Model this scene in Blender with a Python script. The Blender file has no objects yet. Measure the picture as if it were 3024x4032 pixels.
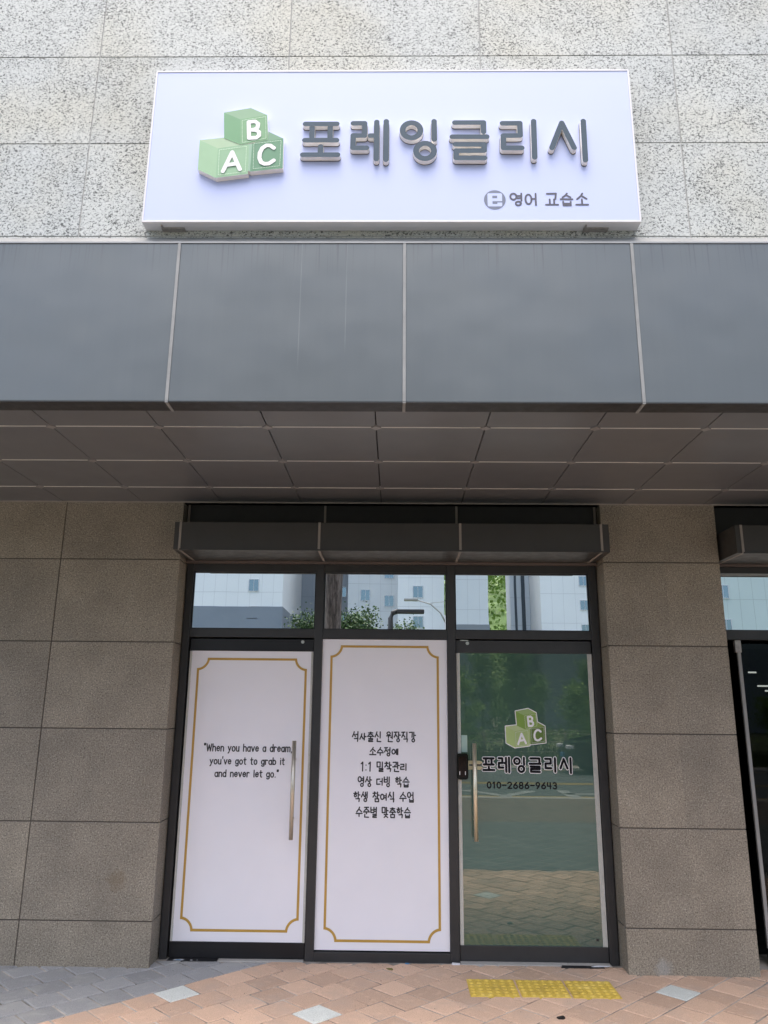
import bpy, bmesh, math, random
from mathutils import Vector, Matrix
random.seed(7)
scn = bpy.context.scene
COL = scn.collection
R = math.radians

# ------------------------------------------------------------------ camera, world, sun, exposure
cam_d = bpy.data.cameras.new('camera')
cam = bpy.data.objects.new('camera', cam_d); COL.objects.link(cam); scn.camera = cam
cam_d.sensor_fit = 'HORIZONTAL'; cam_d.sensor_width = 36.0; cam_d.lens = 36.0 * 3030.8 / 3024.0
cam_d.clip_start = 0.05; cam_d.clip_end = 3000
PITCH, YAW, ROLL = R(14.3915), R(-0.9046), R(0.5408)
fw = Vector((math.sin(YAW)*math.cos(PITCH), math.cos(YAW)*math.cos(PITCH), math.sin(PITCH)))
rt0 = Vector((math.cos(YAW), -math.sin(YAW), 0)); up0 = rt0.cross(fw)
rt = rt0*math.cos(ROLL) + up0*math.sin(ROLL); up = -rt0*math.sin(ROLL) + up0*math.cos(ROLL)
M = Matrix.Identity(4)
for i in range(3):
    M[i][0], M[i][1], M[i][2] = rt[i], up[i], -fw[i]
M[0][3], M[1][3], M[2][3] = 0.0518, -5.5716, 1.5941
cam.matrix_world = M

SUN_EL, SUN_AZ = R(76), R(188)            # hazy sun high over the street; azimuth from +Y towards +X
world = bpy.data.worlds.new('World'); scn.world = world; world.use_nodes = True
wn = world.node_tree.nodes; wl = world.node_tree.links
sky = wn.new('ShaderNodeTexSky'); sky.sky_type = 'NISHITA'; sky.sun_disc = False
sky.sun_elevation = SUN_EL; sky.sun_rotation = SUN_AZ
sky.air_density = .8; sky.dust_density = 5.0; sky.ozone_density = 1.0
wn['Background'].inputs['Strength'].default_value = 0.15
wl.new(sky.outputs[0], wn['Background'].inputs['Color'])
sun_d = bpy.data.lights.new('sun', 'SUN'); sun_d.energy = 0.9; sun_d.angle = R(80); sun_d.color = (1, .96, .90)
sun = bpy.data.objects.new('sun', sun_d); COL.objects.link(sun)
sdir = Vector((math.sin(SUN_AZ)*math.cos(SUN_EL), math.cos(SUN_AZ)*math.cos(SUN_EL), math.sin(SUN_EL)))
sun.rotation_euler = sdir.to_track_quat('Z', 'Y').to_euler()
sun.location = (-8, 20, 40)
vs = scn.view_settings
vs.view_transform = 'Standard'; vs.look = 'None'; vs.gamma = 1.0; vs.use_curve_mapping = False
vs.exposure = 1.5
scn.cycles.max_bounces = 8; scn.cycles.diffuse_bounces = 4; scn.cycles.glossy_bounces = 4

# ------------------------------------------------------------------ helpers
def tag(o, label=None, cat=None, group=None, kind=None):
    if label: o['label'] = label
    if cat: o['category'] = cat
    if group: o['group'] = group
    if kind: o['kind'] = kind
    return o

def empty(name, loc=(0,0,0), label=None, cat=None, group=None, rz=0):
    o = bpy.data.objects.new(name, None); COL.objects.link(o)
    o.location = loc; o.rotation_euler = (0,0,rz); o.empty_display_size = 0.2
    return tag(o, label, cat, group)

class MB:
    """collects shapes and links them as one mesh object"""
    def __init__(self): self.bm = bmesh.new()
    def face(self, pts, mi=0):
        f = self.bm.faces.new([self.bm.verts.new(p) for p in pts]); f.material_index = mi; return f
    def box(self, x0,x1,y0,y1,z0,z1, bev=0.0, mi=0, seg=2):
        b = bmesh.new()
        bmesh.ops.create_cube(b, size=1.0)
        for v in b.verts:
            v.co = Vector(((x0+x1)/2+v.co.x*(x1-x0), (y0+y1)/2+v.co.y*(y1-y0), (z0+z1)/2+v.co.z*(z1-z0)))
        if bev > 0:
            bmesh.ops.bevel(b, geom=list(b.edges), offset=bev, segments=seg, profile=.7, affect='EDGES', clamp_overlap=True)
        self.join(b, mi)
    def join(self, b, mi=None, mtx=None):
        vm = {}
        for v in b.verts: vm[v] = self.bm.verts.new(mtx @ v.co if mtx else v.co)
        for f in b.faces:
            try:
                n = self.bm.faces.new([vm[v] for v in f.verts])
                n.material_index = f.material_index if mi is None else mi
                n.smooth = f.smooth
            except ValueError: pass
        b.free()
    def prism(self, pts, y0, y1, mi=0, mside=None, back=False):
        """2D outline (x,z) given once round, from front y0 to back y1"""
        a = sum(pts[i][0]*pts[(i+1)%len(pts)][1]-pts[(i+1)%len(pts)][0]*pts[i][1] for i in range(len(pts)))
        if a < 0: pts = list(reversed(pts))
        F = [self.bm.verts.new((p[0], y0, p[1])) for p in pts]
        f = self.bm.faces.new(F); f.material_index = mi
        if y1 is not None:
            B = [self.bm.verts.new((p[0], y1, p[1])) for p in pts]
            n = len(pts)
            for i in range(n):
                j = (i+1) % n
                q = self.bm.faces.new((F[j], F[i], B[i], B[j])); q.material_index = mi if mside is None else mside
            if back:
                q = self.bm.faces.new(list(reversed(B))); q.material_index = mi if mside is None else mside
    def tube(self, pts, r, n=12, mi=0, cap=True, smooth=True):
        rings = []
        pts = [Vector(p) for p in pts]
        rr = r if isinstance(r, (list, tuple)) else [r]*len(pts)
        for i, p in enumerate(pts):
            d = (pts[min(i+1,len(pts)-1)] - pts[max(i-1,0)]).normalized()
            a = d.cross(Vector((0,0,1)) if abs(d.z) < .9 else Vector((0,1,0))).normalized(); b = d.cross(a)
            rings.append([self.bm.verts.new(p + (a*math.cos(2*math.pi*k/n) + b*math.sin(2*math.pi*k/n))*rr[i]) for k in range(n)])
        for i in range(len(rings)-1):
            for k in range(n):
                f = self.bm.faces.new((rings[i][k], rings[i][(k+1)%n], rings[i+1][(k+1)%n], rings[i+1][k]))
                f.smooth = smooth; f.material_index = mi
        if cap:
            for g in (rings[0], list(reversed(rings[-1]))):
                f = self.bm.faces.new(g); f.material_index = mi
    def build(self, name, mats, parent=None, label=None, fix=True):
        if fix: bmesh.ops.recalc_face_normals(self.bm, faces=list(self.bm.faces))
        me = bpy.data.meshes.new(name); self.bm.to_mesh(me); self.bm.free()
        for m in (mats if isinstance(mats, (list, tuple)) else [mats]): me.materials.append(m)
        o = bpy.data.objects.new(name, me); COL.objects.link(o)
        if parent is not None: o.parent = parent; o.matrix_parent_inverse = Matrix.Identity(4)
        if label: o['label'] = label
        return o

def boxpart(name, m, parent, *a, bev=0.0, label=None):
    b = MB(); b.box(*a, bev=bev); return b.build(name, m, parent, label)

# ------------------------------------------------------------------ materials
class NT:
    def __init__(self, name):
        self.m = bpy.data.materials.new(name); self.m.use_nodes = True
        self.t = self.m.node_tree; self.n = self.t.nodes; self.p = self.n['Principled BSDF']
        self.out = self.n['Material Output']
        self.geo = None
    def N(self, t, **kw):
        x = self.n.new(t)
        for k, v in kw.items(): setattr(x, k, v)
        return x
    def L(self, a, b): self.t.links.new(a, b)
    def pos(self):
        if self.geo is None: self.geo = self.N('ShaderNodeNewGeometry')
        return self.geo.outputs['Position']
    def mapped(self, scale=(1,1,1), rot=(0,0,0), loc=(0,0,0)):
        mp = self.N('ShaderNodeMapping'); mp.inputs['Scale'].default_value = scale
        mp.inputs['Rotation'].default_value = rot; mp.inputs['Location'].default_value = loc
        self.L(self.pos(), mp.inputs['Vector']); return mp.outputs[0]
    def noise(self, scale, detail=3, rough=.55, dist=0, vec=None):
        x = self.N('ShaderNodeTexNoise'); x.inputs['Scale'].default_value = scale; x.inputs['Detail'].default_value = detail
        x.inputs['Roughness'].default_value = rough; x.inputs['Distortion'].default_value = dist
        self.L(vec if vec is not None else self.pos(), x.inputs['Vector']); return x.outputs['Fac']
    def ramp(self, fac, stops, interp='LINEAR'):
        x = self.N('ShaderNodeValToRGB'); x.color_ramp.interpolation = interp
        e = x.color_ramp.elements
        while len(e) < len(stops): e.new(.5)
        for el, (p, c) in zip(e, stops):
            el.position = p; el.color = (c if isinstance(c, tuple) else (c,c,c)) + (1,)
        self.L(fac, x.inputs[0]); return x.outputs[0]
    def mix(self, fac, a, b, mode='MIX'):
        x = self.N('ShaderNodeMix', data_type='RGBA', blend_type=mode)
        for s, v in ((x.inputs['Factor'], fac), (x.inputs['A'], a), (x.inputs['B'], b)):
            if hasattr(v, 'is_linked') or hasattr(v, 'links'): self.L(v, s)
            elif isinstance(v, tuple): s.default_value = v + (1,)
            else: s.default_value = v
        return x.outputs['Result']
    def math(self, op, a, b=None):
        x = self.N('ShaderNodeMath', operation=op)
        for s, v in ((x.inputs[0], a), (x.inputs[1], b)):
            if v is None: continue
            if hasattr(v, 'links'): self.L(v, s)
            else: s.default_value = v
        return x.outputs[0]
    def base(self, c):
        s = self.p.inputs['Base Color']
        if isinstance(c, tuple): s.default_value = c + (1,)
        else: self.L(c, s)
    def rough(self, v):
        s = self.p.inputs['Roughness']
        if hasattr(v, 'links'): self.L(v, s)
        else: s.default_value = v
    def slab(self, origin, step, lo, hi):
        a = self.N('ShaderNodeVectorMath', operation='SUBTRACT'); self.L(self.pos(), a.inputs[0]); a.inputs[1].default_value = origin
        b = self.N('ShaderNodeVectorMath', operation='SNAP'); self.L(a.outputs[0], b.inputs[0]); b.inputs[1].default_value = step
        w = self.N('ShaderNodeTexWhiteNoise'); self.L(b.outputs[0], w.inputs['Vector'])
        return self.ramp(w.outputs['Value'], [(0, lo), (1, hi)])
    def bump(self, h, strength=.3, dist=.002):
        b = self.N('ShaderNodeBump'); b.inputs['Strength'].default_value = strength; b.inputs['Distance'].default_value = dist
        self.L(h, b.inputs['Height']); self.L(b.outputs[0], self.p.inputs['Normal']); return b.outputs[0]

def simple(name, c, rough=.5, metal=0, var=.06, scale=6, bump=0, bscale=200, coat=0, spec=.5):
    t = NT(name)
    lo = tuple(max(0, v*(1-var)) for v in c); hi = tuple(min(1, v*(1+var)) for v in c)
    n = t.noise(scale, 4)
    t.base(t.ramp(n, [(.3, lo), (.7, hi)]))
    t.rough(t.ramp(t.noise(scale*3, 3), [(.3, max(0.02, rough*.85)), (.7, min(1, rough*1.15))]))
    t.p.inputs['Metallic'].default_value = metal
    t.p.inputs['Coat Weight'].default_value = coat
    t.p.inputs['Specular IOR Level'].default_value = spec
    if bump: t.bump(t.noise(bscale, 3), bump, .001)
    return t.m

def m_upper_granite():
    t = NT('pale_granite')
    v = t.mapped(rot=(0, R(25), 0), scale=(1, 1, 1.25))
    n1 = t.noise(78, 3.0, .6, .9, v)
    n2 = t.noise(5, 3)
    n1b = t.math('ADD', n1, t.math('MULTIPLY', t.math('SUBTRACT', n2, .5), .14))
    c = t.ramp(n1b, [(.335, (.07,.076,.074)), (.405, (.155,.166,.16)), (.45, (.34,.363,.354)), (.49, (.485,.51,.495)), (.68, (.56,.585,.565))])
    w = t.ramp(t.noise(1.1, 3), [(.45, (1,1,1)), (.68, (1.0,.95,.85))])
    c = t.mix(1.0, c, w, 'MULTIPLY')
    c = t.mix(1.0, c, t.slab((-1.704,-50,4.0995), (1.1168,100,.6), (.94,.945,.95), (1.03,1.02,1.0)), 'MULTIPLY')
    t.base(c); t.rough(.62); t.bump(n1, .25, .003)
    return t.m

def m_pier():
    t = NT('brown_granite')
    n1 = t.noise(110, 3, .7, .4)
    n2 = t.noise(3.5, 4)
    sp = t.noise(240, 2, .6)
    c = t.ramp(n1, [(.30, (.068,.061,.048)), (.42, (.200,.176,.138)), (.58, (.298,.265,.213)), (.70, (.46,.425,.36))])
    c = t.mix(t.ramp(sp, [(.66, 0.), (.72, .8)]), c, (.52,.49,.45))
    c = t.mix(1.0, c, t.ramp(n2, [(.3, (.84,.83,.82)), (.7, (1.1,1.09,1.07))]), 'MULTIPLY')
    c = t.mix(1.0, c, t.slab((-1.537,-50,.2235), (.8895,100,.6076), (.92,.92,.92), (1.07,1.06,1.04)), 'MULTIPLY')
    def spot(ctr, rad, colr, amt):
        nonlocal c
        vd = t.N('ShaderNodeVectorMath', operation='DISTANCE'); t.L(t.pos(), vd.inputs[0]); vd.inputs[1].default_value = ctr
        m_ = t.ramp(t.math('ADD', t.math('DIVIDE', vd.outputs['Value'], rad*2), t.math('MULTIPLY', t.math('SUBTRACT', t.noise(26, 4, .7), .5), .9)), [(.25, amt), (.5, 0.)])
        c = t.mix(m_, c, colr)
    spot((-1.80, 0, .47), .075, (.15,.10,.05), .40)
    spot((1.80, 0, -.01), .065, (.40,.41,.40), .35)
    t.base(c); t.rough(.66); t.bump(n1, .5, .003)
    return t.m

def m_fascia():
    t = NT('grey_metal_panel')
    v = t.mapped(scale=(26, 3, .35))
    st = t.noise(1.0, 5, .65, 0, v)
    c = t.ramp(st, [(.25, (.116,.133,.138)), (.66, (.120,.137,.142)), (.76, (.125,.142,.147)), (.84, (.17,.185,.19))])
    v2 = t.mapped(scale=(70, 3, .8), loc=(3,0,0))
    topm = t.N('ShaderNodeSeparateXYZ'); t.L(t.pos(), topm.inputs[0])
    # rain dirt hangs from the top edge of the panels
    near = t.ramp(t.math('MULTIPLY', t.math('SUBTRACT', 4.003, topm.outputs['Z']), 2.2), [(.0, 1.), (.45, 0.)])
    d = t.math('MULTIPLY', near, t.ramp(t.noise(1.0, 4, .6, 0, v2), [(.56, 0.), (.68, .6)]))
    c = t.mix(d, c, (.055,.055,.055))
    for sx_, z0_ in ((-.455, 3.25), (-.215, 3.35)):      # pale run marks left by water
        dx = t.math('ABSOLUTE', t.math('SUBTRACT', topm.outputs['X'], sx_))
        m_ = t.math('MULTIPLY', t.ramp(t.math('MULTIPLY', dx, 40), [(.05, .28), (.13, 0.)]), t.ramp(t.math('SUBTRACT', topm.outputs['Z'], z0_), [(.0, 0.), (.1, 1.)]))
        c = t.mix(t.math('MULTIPLY', m_, t.ramp(t.noise(6, 3), [(.3, .25), (.6, 1.)])), c, (.30,.31,.31))
    t.base(c); t.p.inputs['Metallic'].default_value = .25
    t.rough(t.ramp(t.noise(4, 4), [(.3, .30), (.7, .38)]))
    t.bump(t.math('ADD', t.noise(1.6, 2), t.math('MULTIPLY', t.noise(420, 2), .012)), .5, .02)
    return t.m

def m_paver(name, c, var, stain):
    t = NT(name)
    at = t.N('ShaderNodeAttribute', attribute_name='blk')
    n = t.noise(160, 3, .7)
    col = t.mix(1.0, c, t.ramp(n, [(.3, .72), (.5, 1.), (.72, 1.2)]), 'MULTIPLY')
    col = t.mix(1.0, col, t.ramp(at.outputs['Fac'], [(0, 1-var), (1, 1+var)]), 'MULTIPLY')
    col = t.mix(t.ramp(t.noise(4.5, 4, .6), [(.5, 0.), (.72, .55)]), col, stain)
    col = t.mix(t.ramp(t.noise(17, 4, .65), [(.55, 0.), (.75, .35)]), col, tuple(min(1, v*1.5) for v in c))
    t.base(col); t.rough(.85); t.bump(n, .5, .003)
    return t.m

def m_brickground(name, c1, c2, joint, stain):
    t = NT(name)
    v = t.mapped(rot=(0,0,R(45)), scale=(1,1,1))
    b = t.N('ShaderNodeTexBrick'); b.offset = .5; b.squash = 1.0
    b.inputs['Scale'].default_value = 1; b.inputs['Brick Width'].default_value = .205; b.inputs['Row Height'].default_value = .205
    b.inputs['Mortar Size'].default_value = .006
    b.inputs['Color1'].default_value = c1+(1,); b.inputs['Color2'].default_value = c2+(1,); b.inputs['Mortar'].default_value = joint+(1,)
    t.L(v, b.inputs['Vector'])
    col = t.mix(1.0, b.outputs['Color'], t.ramp(t.noise(150, 3, .7), [(.3, .75), (.7, 1.2)]), 'MULTIPLY')
    col = t.mix(t.ramp(t.noise(2.2, 4), [(.5, 0.), (.75, .5)]), col, stain)
    t.base(col); t.rough(.88)
    return t.m

def m_glass(name, tint, fac, dark, wav=.0, grey=.5):
    """reflective tinted glass with a dark film behind"""
    t = NT(name)
    t.n.remove(t.p)
    g = t.N('ShaderNodeBsdfGlossy'); g.inputs['Color'].default_value = tint+(1,); g.inputs['Roughness'].default_value = 0.0
    d = t.N('ShaderNodeBsdfDiffuse'); d.inputs['Color'].default_value = dark+(1,)
    mx = t.N('ShaderNodeMixShader'); mx.inputs[0].default_value = fac
    t.L(d.outputs[0], mx.inputs[1]); t.L(g.outputs[0], mx.inputs[2]); t.L(mx.outputs[0], t.out.inputs[0])
    if wav:
        b = t.N('ShaderNodeBump'); b.inputs['Strength'].default_value = wav; b.inputs['Distance'].default_value = .004
        t.L(t.noise(3.2, 2, .4), b.inputs['Height']); t.L(b.outputs[0], g.inputs['Normal'])
    return t.m

def m_clearglass(name, tint, fac):
    t = NT(name); t.n.remove(t.p)
    g = t.N('ShaderNodeBsdfGlossy'); g.inputs['Roughness'].default_value = 0.0; g.inputs['Color'].default_value = (.9,.95,.95,1)
    d = t.N('ShaderNodeBsdfTransparent'); d.inputs['Color'].default_value = tint+(1,)
    mx = t.N('ShaderNodeMixShader'); mx.inputs[0].default_value = fac
    t.L(d.outputs[0], mx.inputs[1]); t.L(g.outputs[0], mx.inputs[2]); t.L(mx.outputs[0], t.out.inputs[0])
    return t.m

def m_bark():
    t = NT('pine_bark')
    n = t.noise(1, 5, .65, .6, t.mapped(scale=(16,16,3)))
    t.base(t.ramp(n, [(.35, (.035,.028,.024)), (.5, (.11,.09,.078)), (.65, (.20,.17,.15))])); t.rough(.9); t.bump(n, 1, .04)
    return t.m

def m_leaf(name, a, b):
    t = NT(name)
    oi = t.N('ShaderNodeObjectInfo')
    n = t.noise(1.7, 3)
    c = t.ramp(n, [(.3, a), (.7, b)])
    c = t.mix(1.0, c, t.ramp(oi.outputs['Random'], [(0, (.8,.85,.8)), (1, (1.2,1.12,1.0))]), 'MULTIPLY')
    t.base(c); t.rough(.6)
    t.p.inputs['Transmission Weight'].default_value = 0
    return t.m

def emis(name, c, s):
    t = NT(name); t.p.inputs['Emission Color'].default_value = c+(1,); t.p.inputs['Emission Strength'].default_value = s
    t.base(c); return t.m

MT = dict(
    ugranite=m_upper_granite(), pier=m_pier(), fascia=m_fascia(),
    sealant=simple('grey_sealant', (.255,.26,.255), .6, var=.12, scale=9),
    gsealant=simple('stone_sealant', (.42,.425,.41), .75, var=.1),
    lightseal=simple('light_sealant', (.30,.27,.24), .6, var=.15, scale=12),
    darkjoint=simple('dark_joint', (.085,.072,.060), .8),
    flash=simple('flashing_metal', (.27,.28,.28), .4, .3, var=.1, scale=5),
    lip=simple('shaded_lip_metal', (.030,.030,.031), .45, var=.1),  # shade of the downward face put into the colour
    soffit=simple('soffit_panel', (.150,.153,.160), .36, .15, var=.03, scale=.8, bump=.03, bscale=400),
    litedge=simple('soffit_strip', (.85,.82,.78), .35, .3),
    soffback=simple('soffit_gap', (.012,.012,.012), .8),
    capplate=simple('soffit_cap', (.30,.285,.28), .35, .3),
    band=simple('black_band', (.020,.020,.021), .5),
    hood=simple('hood_metal', (.044,.042,.039), .45, .15, var=.08, scale=4, bump=.05, bscale=500),
    hoodjoint=simple('hood_joint', (.24,.215,.19), .6, var=.12),
    browntrim=simple('brown_trim', (.115,.090,.080), .5),
    frame=simple('frame_aluminium', (.040,.040,.041), .42, .2, var=.10, scale=9, bump=.05, bscale=600),
    rail=simple('door_rail_black', (.012,.012,.014), .4, .2, var=.1),
    edgestrip=simple('clear_edge_strip', (.52,.52,.48), .3, var=.08, scale=20),
    board=simple('white_film', (.84,.83,.875), .42, var=.015, scale=3, bump=.12, bscale=7),
    gold=simple('gold_ink', (.50,.30,.055), .5, var=.06, scale=8),
    ink=simple('black_ink', (.022,.022,.026), .5),
    black=simple('deep_black_ink', (.008,.008,.010), .7, spec=.15),
    whiteink=simple('white_ink', (.80,.79,.80), .5, var=.01),
    steel=simple('brushed_steel', (.66,.60,.49), .36, .75, var=.05, scale=30),
    brasssteel=simple('champagne_steel', (.78,.70,.52), .34, .75, var=.05, scale=30),
    brass=simple('pale_gold_plate', (.62,.55,.36), .35, .6, var=.06, scale=30),
    blackgloss=simple('black_gloss', (.006,.006,.006), .12, var=.1, spec=.3),
    lockface=simple('smoked_face', (.014,.007,.006), .08, spec=.3),
    silver=simple('silver_cylinder', (.66,.64,.58), .3, .9),
    mint=simple('mint_sticker', (.36,.50,.44), .6),
    signface=simple('sign_face', (.50,.56,.81), .35, var=.008, scale=1.5),
    signbox=simple('sign_aluminium', (.68,.675,.69), .4, var=.02),
    letter=simple('letter_slate', (.046,.078,.108), .45, var=.06, scale=10, spec=.25),
    letterside=simple('letter_side', (.93,.89,.83), .5, var=.05, scale=20),
    letterback=simple('letter_back', (.10,.09,.085), .5),
    smallink=simple('grey_ink', (.062,.062,.090), .5),
    bracket=simple('bracket_steel', (.36,.34,.32), .5, .4, var=.2, scale=40),
    yellow=None,
    mortar=simple('mortar_bed', (.30,.275,.245), .95, var=.75, scale=5, bump=.4, bscale=120),
    concrete=simple('kerb_concrete', (.36,.35,.33), .9, var=.12, scale=5, bump=.3),
    dark=simple('dark_interior', (.010,.010,.010), .9),
    leafdry=simple('dry_leaf', (.16,.14,.04), .7),
    bluescrap=simple('blue_scrap', (.06,.22,.42), .5), whitescrap=simple('white_scrap', (.6,.62,.66), .6),
    bark=m_bark(), stem=simple('grey_stem', (.14,.12,.10), .85, var=.2),
    leafa=m_leaf('leaf_mid', (.11,.22,.04), (.26,.42,.09)), leafb=m_leaf('leaf_deep', (.07,.15,.035), (.15,.28,.07)),
    leafc=m_leaf('leaf_dark', (.035,.075,.022), (.085,.16,.045)),
    needle=m_leaf('pine_needle', (.025,.055,.022), (.06,.11,.04)),
)
GL_T = m_glass('transom_glass', (.95,1,.99), .95, (.02,.035,.04), wav=.02)
GL_D = m_glass('door_glass', (.95,1,.90), .15, (.056,.106,.088), wav=.01)
def m_yellow():
    t = NT('tactile_yellow')
    n = t.noise(9, 4, .6)
    c = t.ramp(n, [(.3, (.42,.30,.06)), (.5, (.56,.395,.06)), (.7, (.63,.47,.11))])
    t.base(c); t.rough(.7); t.bump(t.noise(220, 3), .3, .001); return t.m
MT['yellow'] = m_yellow()
# logo greens
def ink(name, c): return simple(name, c, .45, var=.03, scale=12)
LG = dict(Btop=(.29,.50,.30), Bleft=(.17,.42,.20), Bfront=(.22,.46,.23), Atop=(.47,.66,.42), Aleft=(.38,.62,.37), Afront=(.33,.57,.34),
          Ctop=(.20,.40,.24), Cleft=(.33,.55,.38), Cfront=(.135,.34,.19))
LGD = dict(Btop=(.30,.42,.16), Bleft=(.20,.33,.055), Bfront=(.23,.36,.07), Atop=(.44,.54,.26), Aleft=(.40,.52,.20), Afront=(.36,.47,.19),
           Ctop=(.22,.32,.08), Cleft=(.36,.46,.20), Cfront=(.105,.18,.03))

# ------------------------------------------------------------------ stroke lettering
def capsule(p, q, w, n=7):
    p, q = Vector(p), Vector(q); d = q-p
    a = math.atan2(d.y, d.x) if d.length > 1e-7 else 0
    r = w/2; out = []
    for k in range(n+1):
        t = a - math.pi/2 + math.pi*k/n; out.append((q.x+r*math.cos(t), q.y+r*math.sin(t)))
    for k in range(n+1):
        t = a + math.pi/2 + math.pi*k/n; out.append((p.x+r*math.cos(t), p.y+r*math.sin(t)))
    return out

_k = [0]
def stroke(mb, pts, w, y, depth=None, mi=0, mside=None, n=7):
    """one pen stroke; pieces are stepped 0.12 mm so that no two faces share a plane"""
    if len(pts) == 1: pts = [pts[0], pts[0]]
    for i in range(len(pts)-1):
        _k[0] = (_k[0]+1) % 9
        mb.prism(capsule(pts[i], pts[i+1], w, n), y-.00012*_k[0], None if depth is None else y+depth, mi, mside)

def ring(mb, c, ro, ri, y, depth=None, mi=0, mside=None, n=32, sz=1.0):
    _k[0] = (_k[0]+1) % 9
    y0 = y-.00012*_k[0]
    def P(r, k, yy): t = 2*math.pi*k/n; return mb.bm.verts.new((c[0]+r*math.cos(t), yy, c[1]+r*sz*math.sin(t)))
    fo = [P(ro,k,y0) for k in range(n)]; fi = [P(ri,k,y0) for k in range(n)]
    for k in range(n):
        j = (k+1) % n
        f = mb.bm.faces.new((fo[k],fo[j],fi[j],fi[k])); f.material_index = mi
    if depth:
        bo = [P(ro,k,y+depth) for k in range(n)]; bi = [P(ri,k,y+depth) for k in range(n)]
        for k in range(n):
            j = (k+1) % n
            f = mb.bm.faces.new((fo[j],fo[k],bo[k],bo[j])); f.material_index = mside or 0
            f = mb.bm.faces.new((fi[k],fi[j],bi[j],bi[k])); f.material_index = mside or 0

def arc(cx, cy, rx, ry, a0, a1, n=9):
    return [(cx+rx*math.cos(R(a0+(a1-a0)*k/n)), cy+ry*math.sin(R(a0+(a1-a0)*k/n))) for k in range(n+1)]

# consonants / vowels in a unit box, y down
CIRC = [(.5+.5*math.cos(2*math.pi*k/14), .5+.5*math.sin(2*math.pi*k/14)) for k in range(15)]
CON = {
 'ㄱ': [[(0,.05),(.95,0),(.85,1)]], 'ㄴ': [[(.05,0),(0,.95),(1,1)]], 'ㄷ': [[(.95,0),(0,.03),(0,1),(1,.97)]],
 'ㄹ': [[(0,0),(.95,0),(.95,.46),(.02,.52),(0,1),(1,.98)]], 'ㅁ': [[(0,0),(.95,.0),(.95,1),(.04,1),(0,0)]],
 'ㅂ': [[(0,0),(.03,1),(1,1),(1,0)], [(.03,.52),(1,.5)]], 'ㅅ': [[(.58,0),(.42,.42),(0,1)], [(.45,.38),(1,.95)]],
 'ㅇ': [CIRC], 'ㅈ': [[(0,.04),(.98,0)], [(.56,.02),(.40,.5),(0,1)], [(.44,.46),(1,1)]],
 'ㅊ': [[(.40,-.26),(.60,-.20)], [(0,.08),(1,.04)], [(.54,.06),(.40,.5),(0,1)], [(.44,.48),(1,1)]],
 'ㅎ': [[(.42,-.20),(.58,-.14)], [(0,.16),(1,.12)], [(.5+.34*math.cos(2*math.pi*k/12), .68+.32*math.sin(2*math.pi*k/12)) for k in range(13)]],
 'ㅍ': [[(0,0),(1,0)], [(.28,0),(.28,1)], [(.72,0),(.72,1)], [(0,1),(1,1)]],
}
LL = 'ㄱㄲㄴㄷㄸㄹㅁㅂㅃㅅㅆㅇㅈㅉㅊㅋㅌㅍㅎ'
VL = 'ㅏㅐㅑㅒㅓㅔㅕㅖㅗㅘㅙㅚㅛㅜㅝㅞㅟㅠㅡㅢㅣ'
TL = ['', 'ㄱ','ㄲ','ㄳ','ㄴ','ㄵ','ㄶ','ㄷ','ㄹ','ㄺ','ㄻ','ㄼ','ㄽ','ㄾ','ㄿ','ㅀ','ㅁ','ㅂ','ㅄ','ㅅ','ㅆ','ㅇ','ㅈ','ㅊ','ㅋ','ㅌ','ㅍ','ㅎ']
VOW = {
 'ㅣ': [[(.62,0),(.60,1)]], 'ㅏ': [[(.40,0),(.38,1)], [(.40,.48),(.95,.52)]], 'ㅐ': [[(.25,.05),(.25,.95)], [(.25,.5),(.8,.5)], [(.82,0),(.80,1)]],
 'ㅓ': [[(.75,0),(.73,1)], [(.05,.46),(.74,.46)]], 'ㅔ': [[(.42,.05),(.42,.95)], [(.0,.5),(.42,.5)], [(.88,0),(.86,1)]],
 'ㅕ': [[(.78,0),(.76,1)], [(.1,.33),(.77,.32)], [(.1,.64),(.77,.62)]], 'ㅖ': [[(.46,.05),(.46,.95)], [(0,.36),(.46,.36)], [(0,.64),(.46,.64)], [(.9,0),(.88,1)]],
 'ㅗ': [[(.5,0),(.5,1)], [(0,1),(1,1)]], 'ㅛ': [[(.32,0),(.32,1)], [(.68,0),(.68,1)], [(0,1),(1,1)]],
 'ㅜ': [[(0,.05),(1,0)], [(.5,.02),(.5,1)]], 'ㅡ': [[(0,.5),(1,.5)]],
}
def put(ss, x0, y0, x1, y1): return [[(x0+(x1-x0)*a, y0+(y1-y0)*b) for a, b in s] for s in ss]
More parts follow.
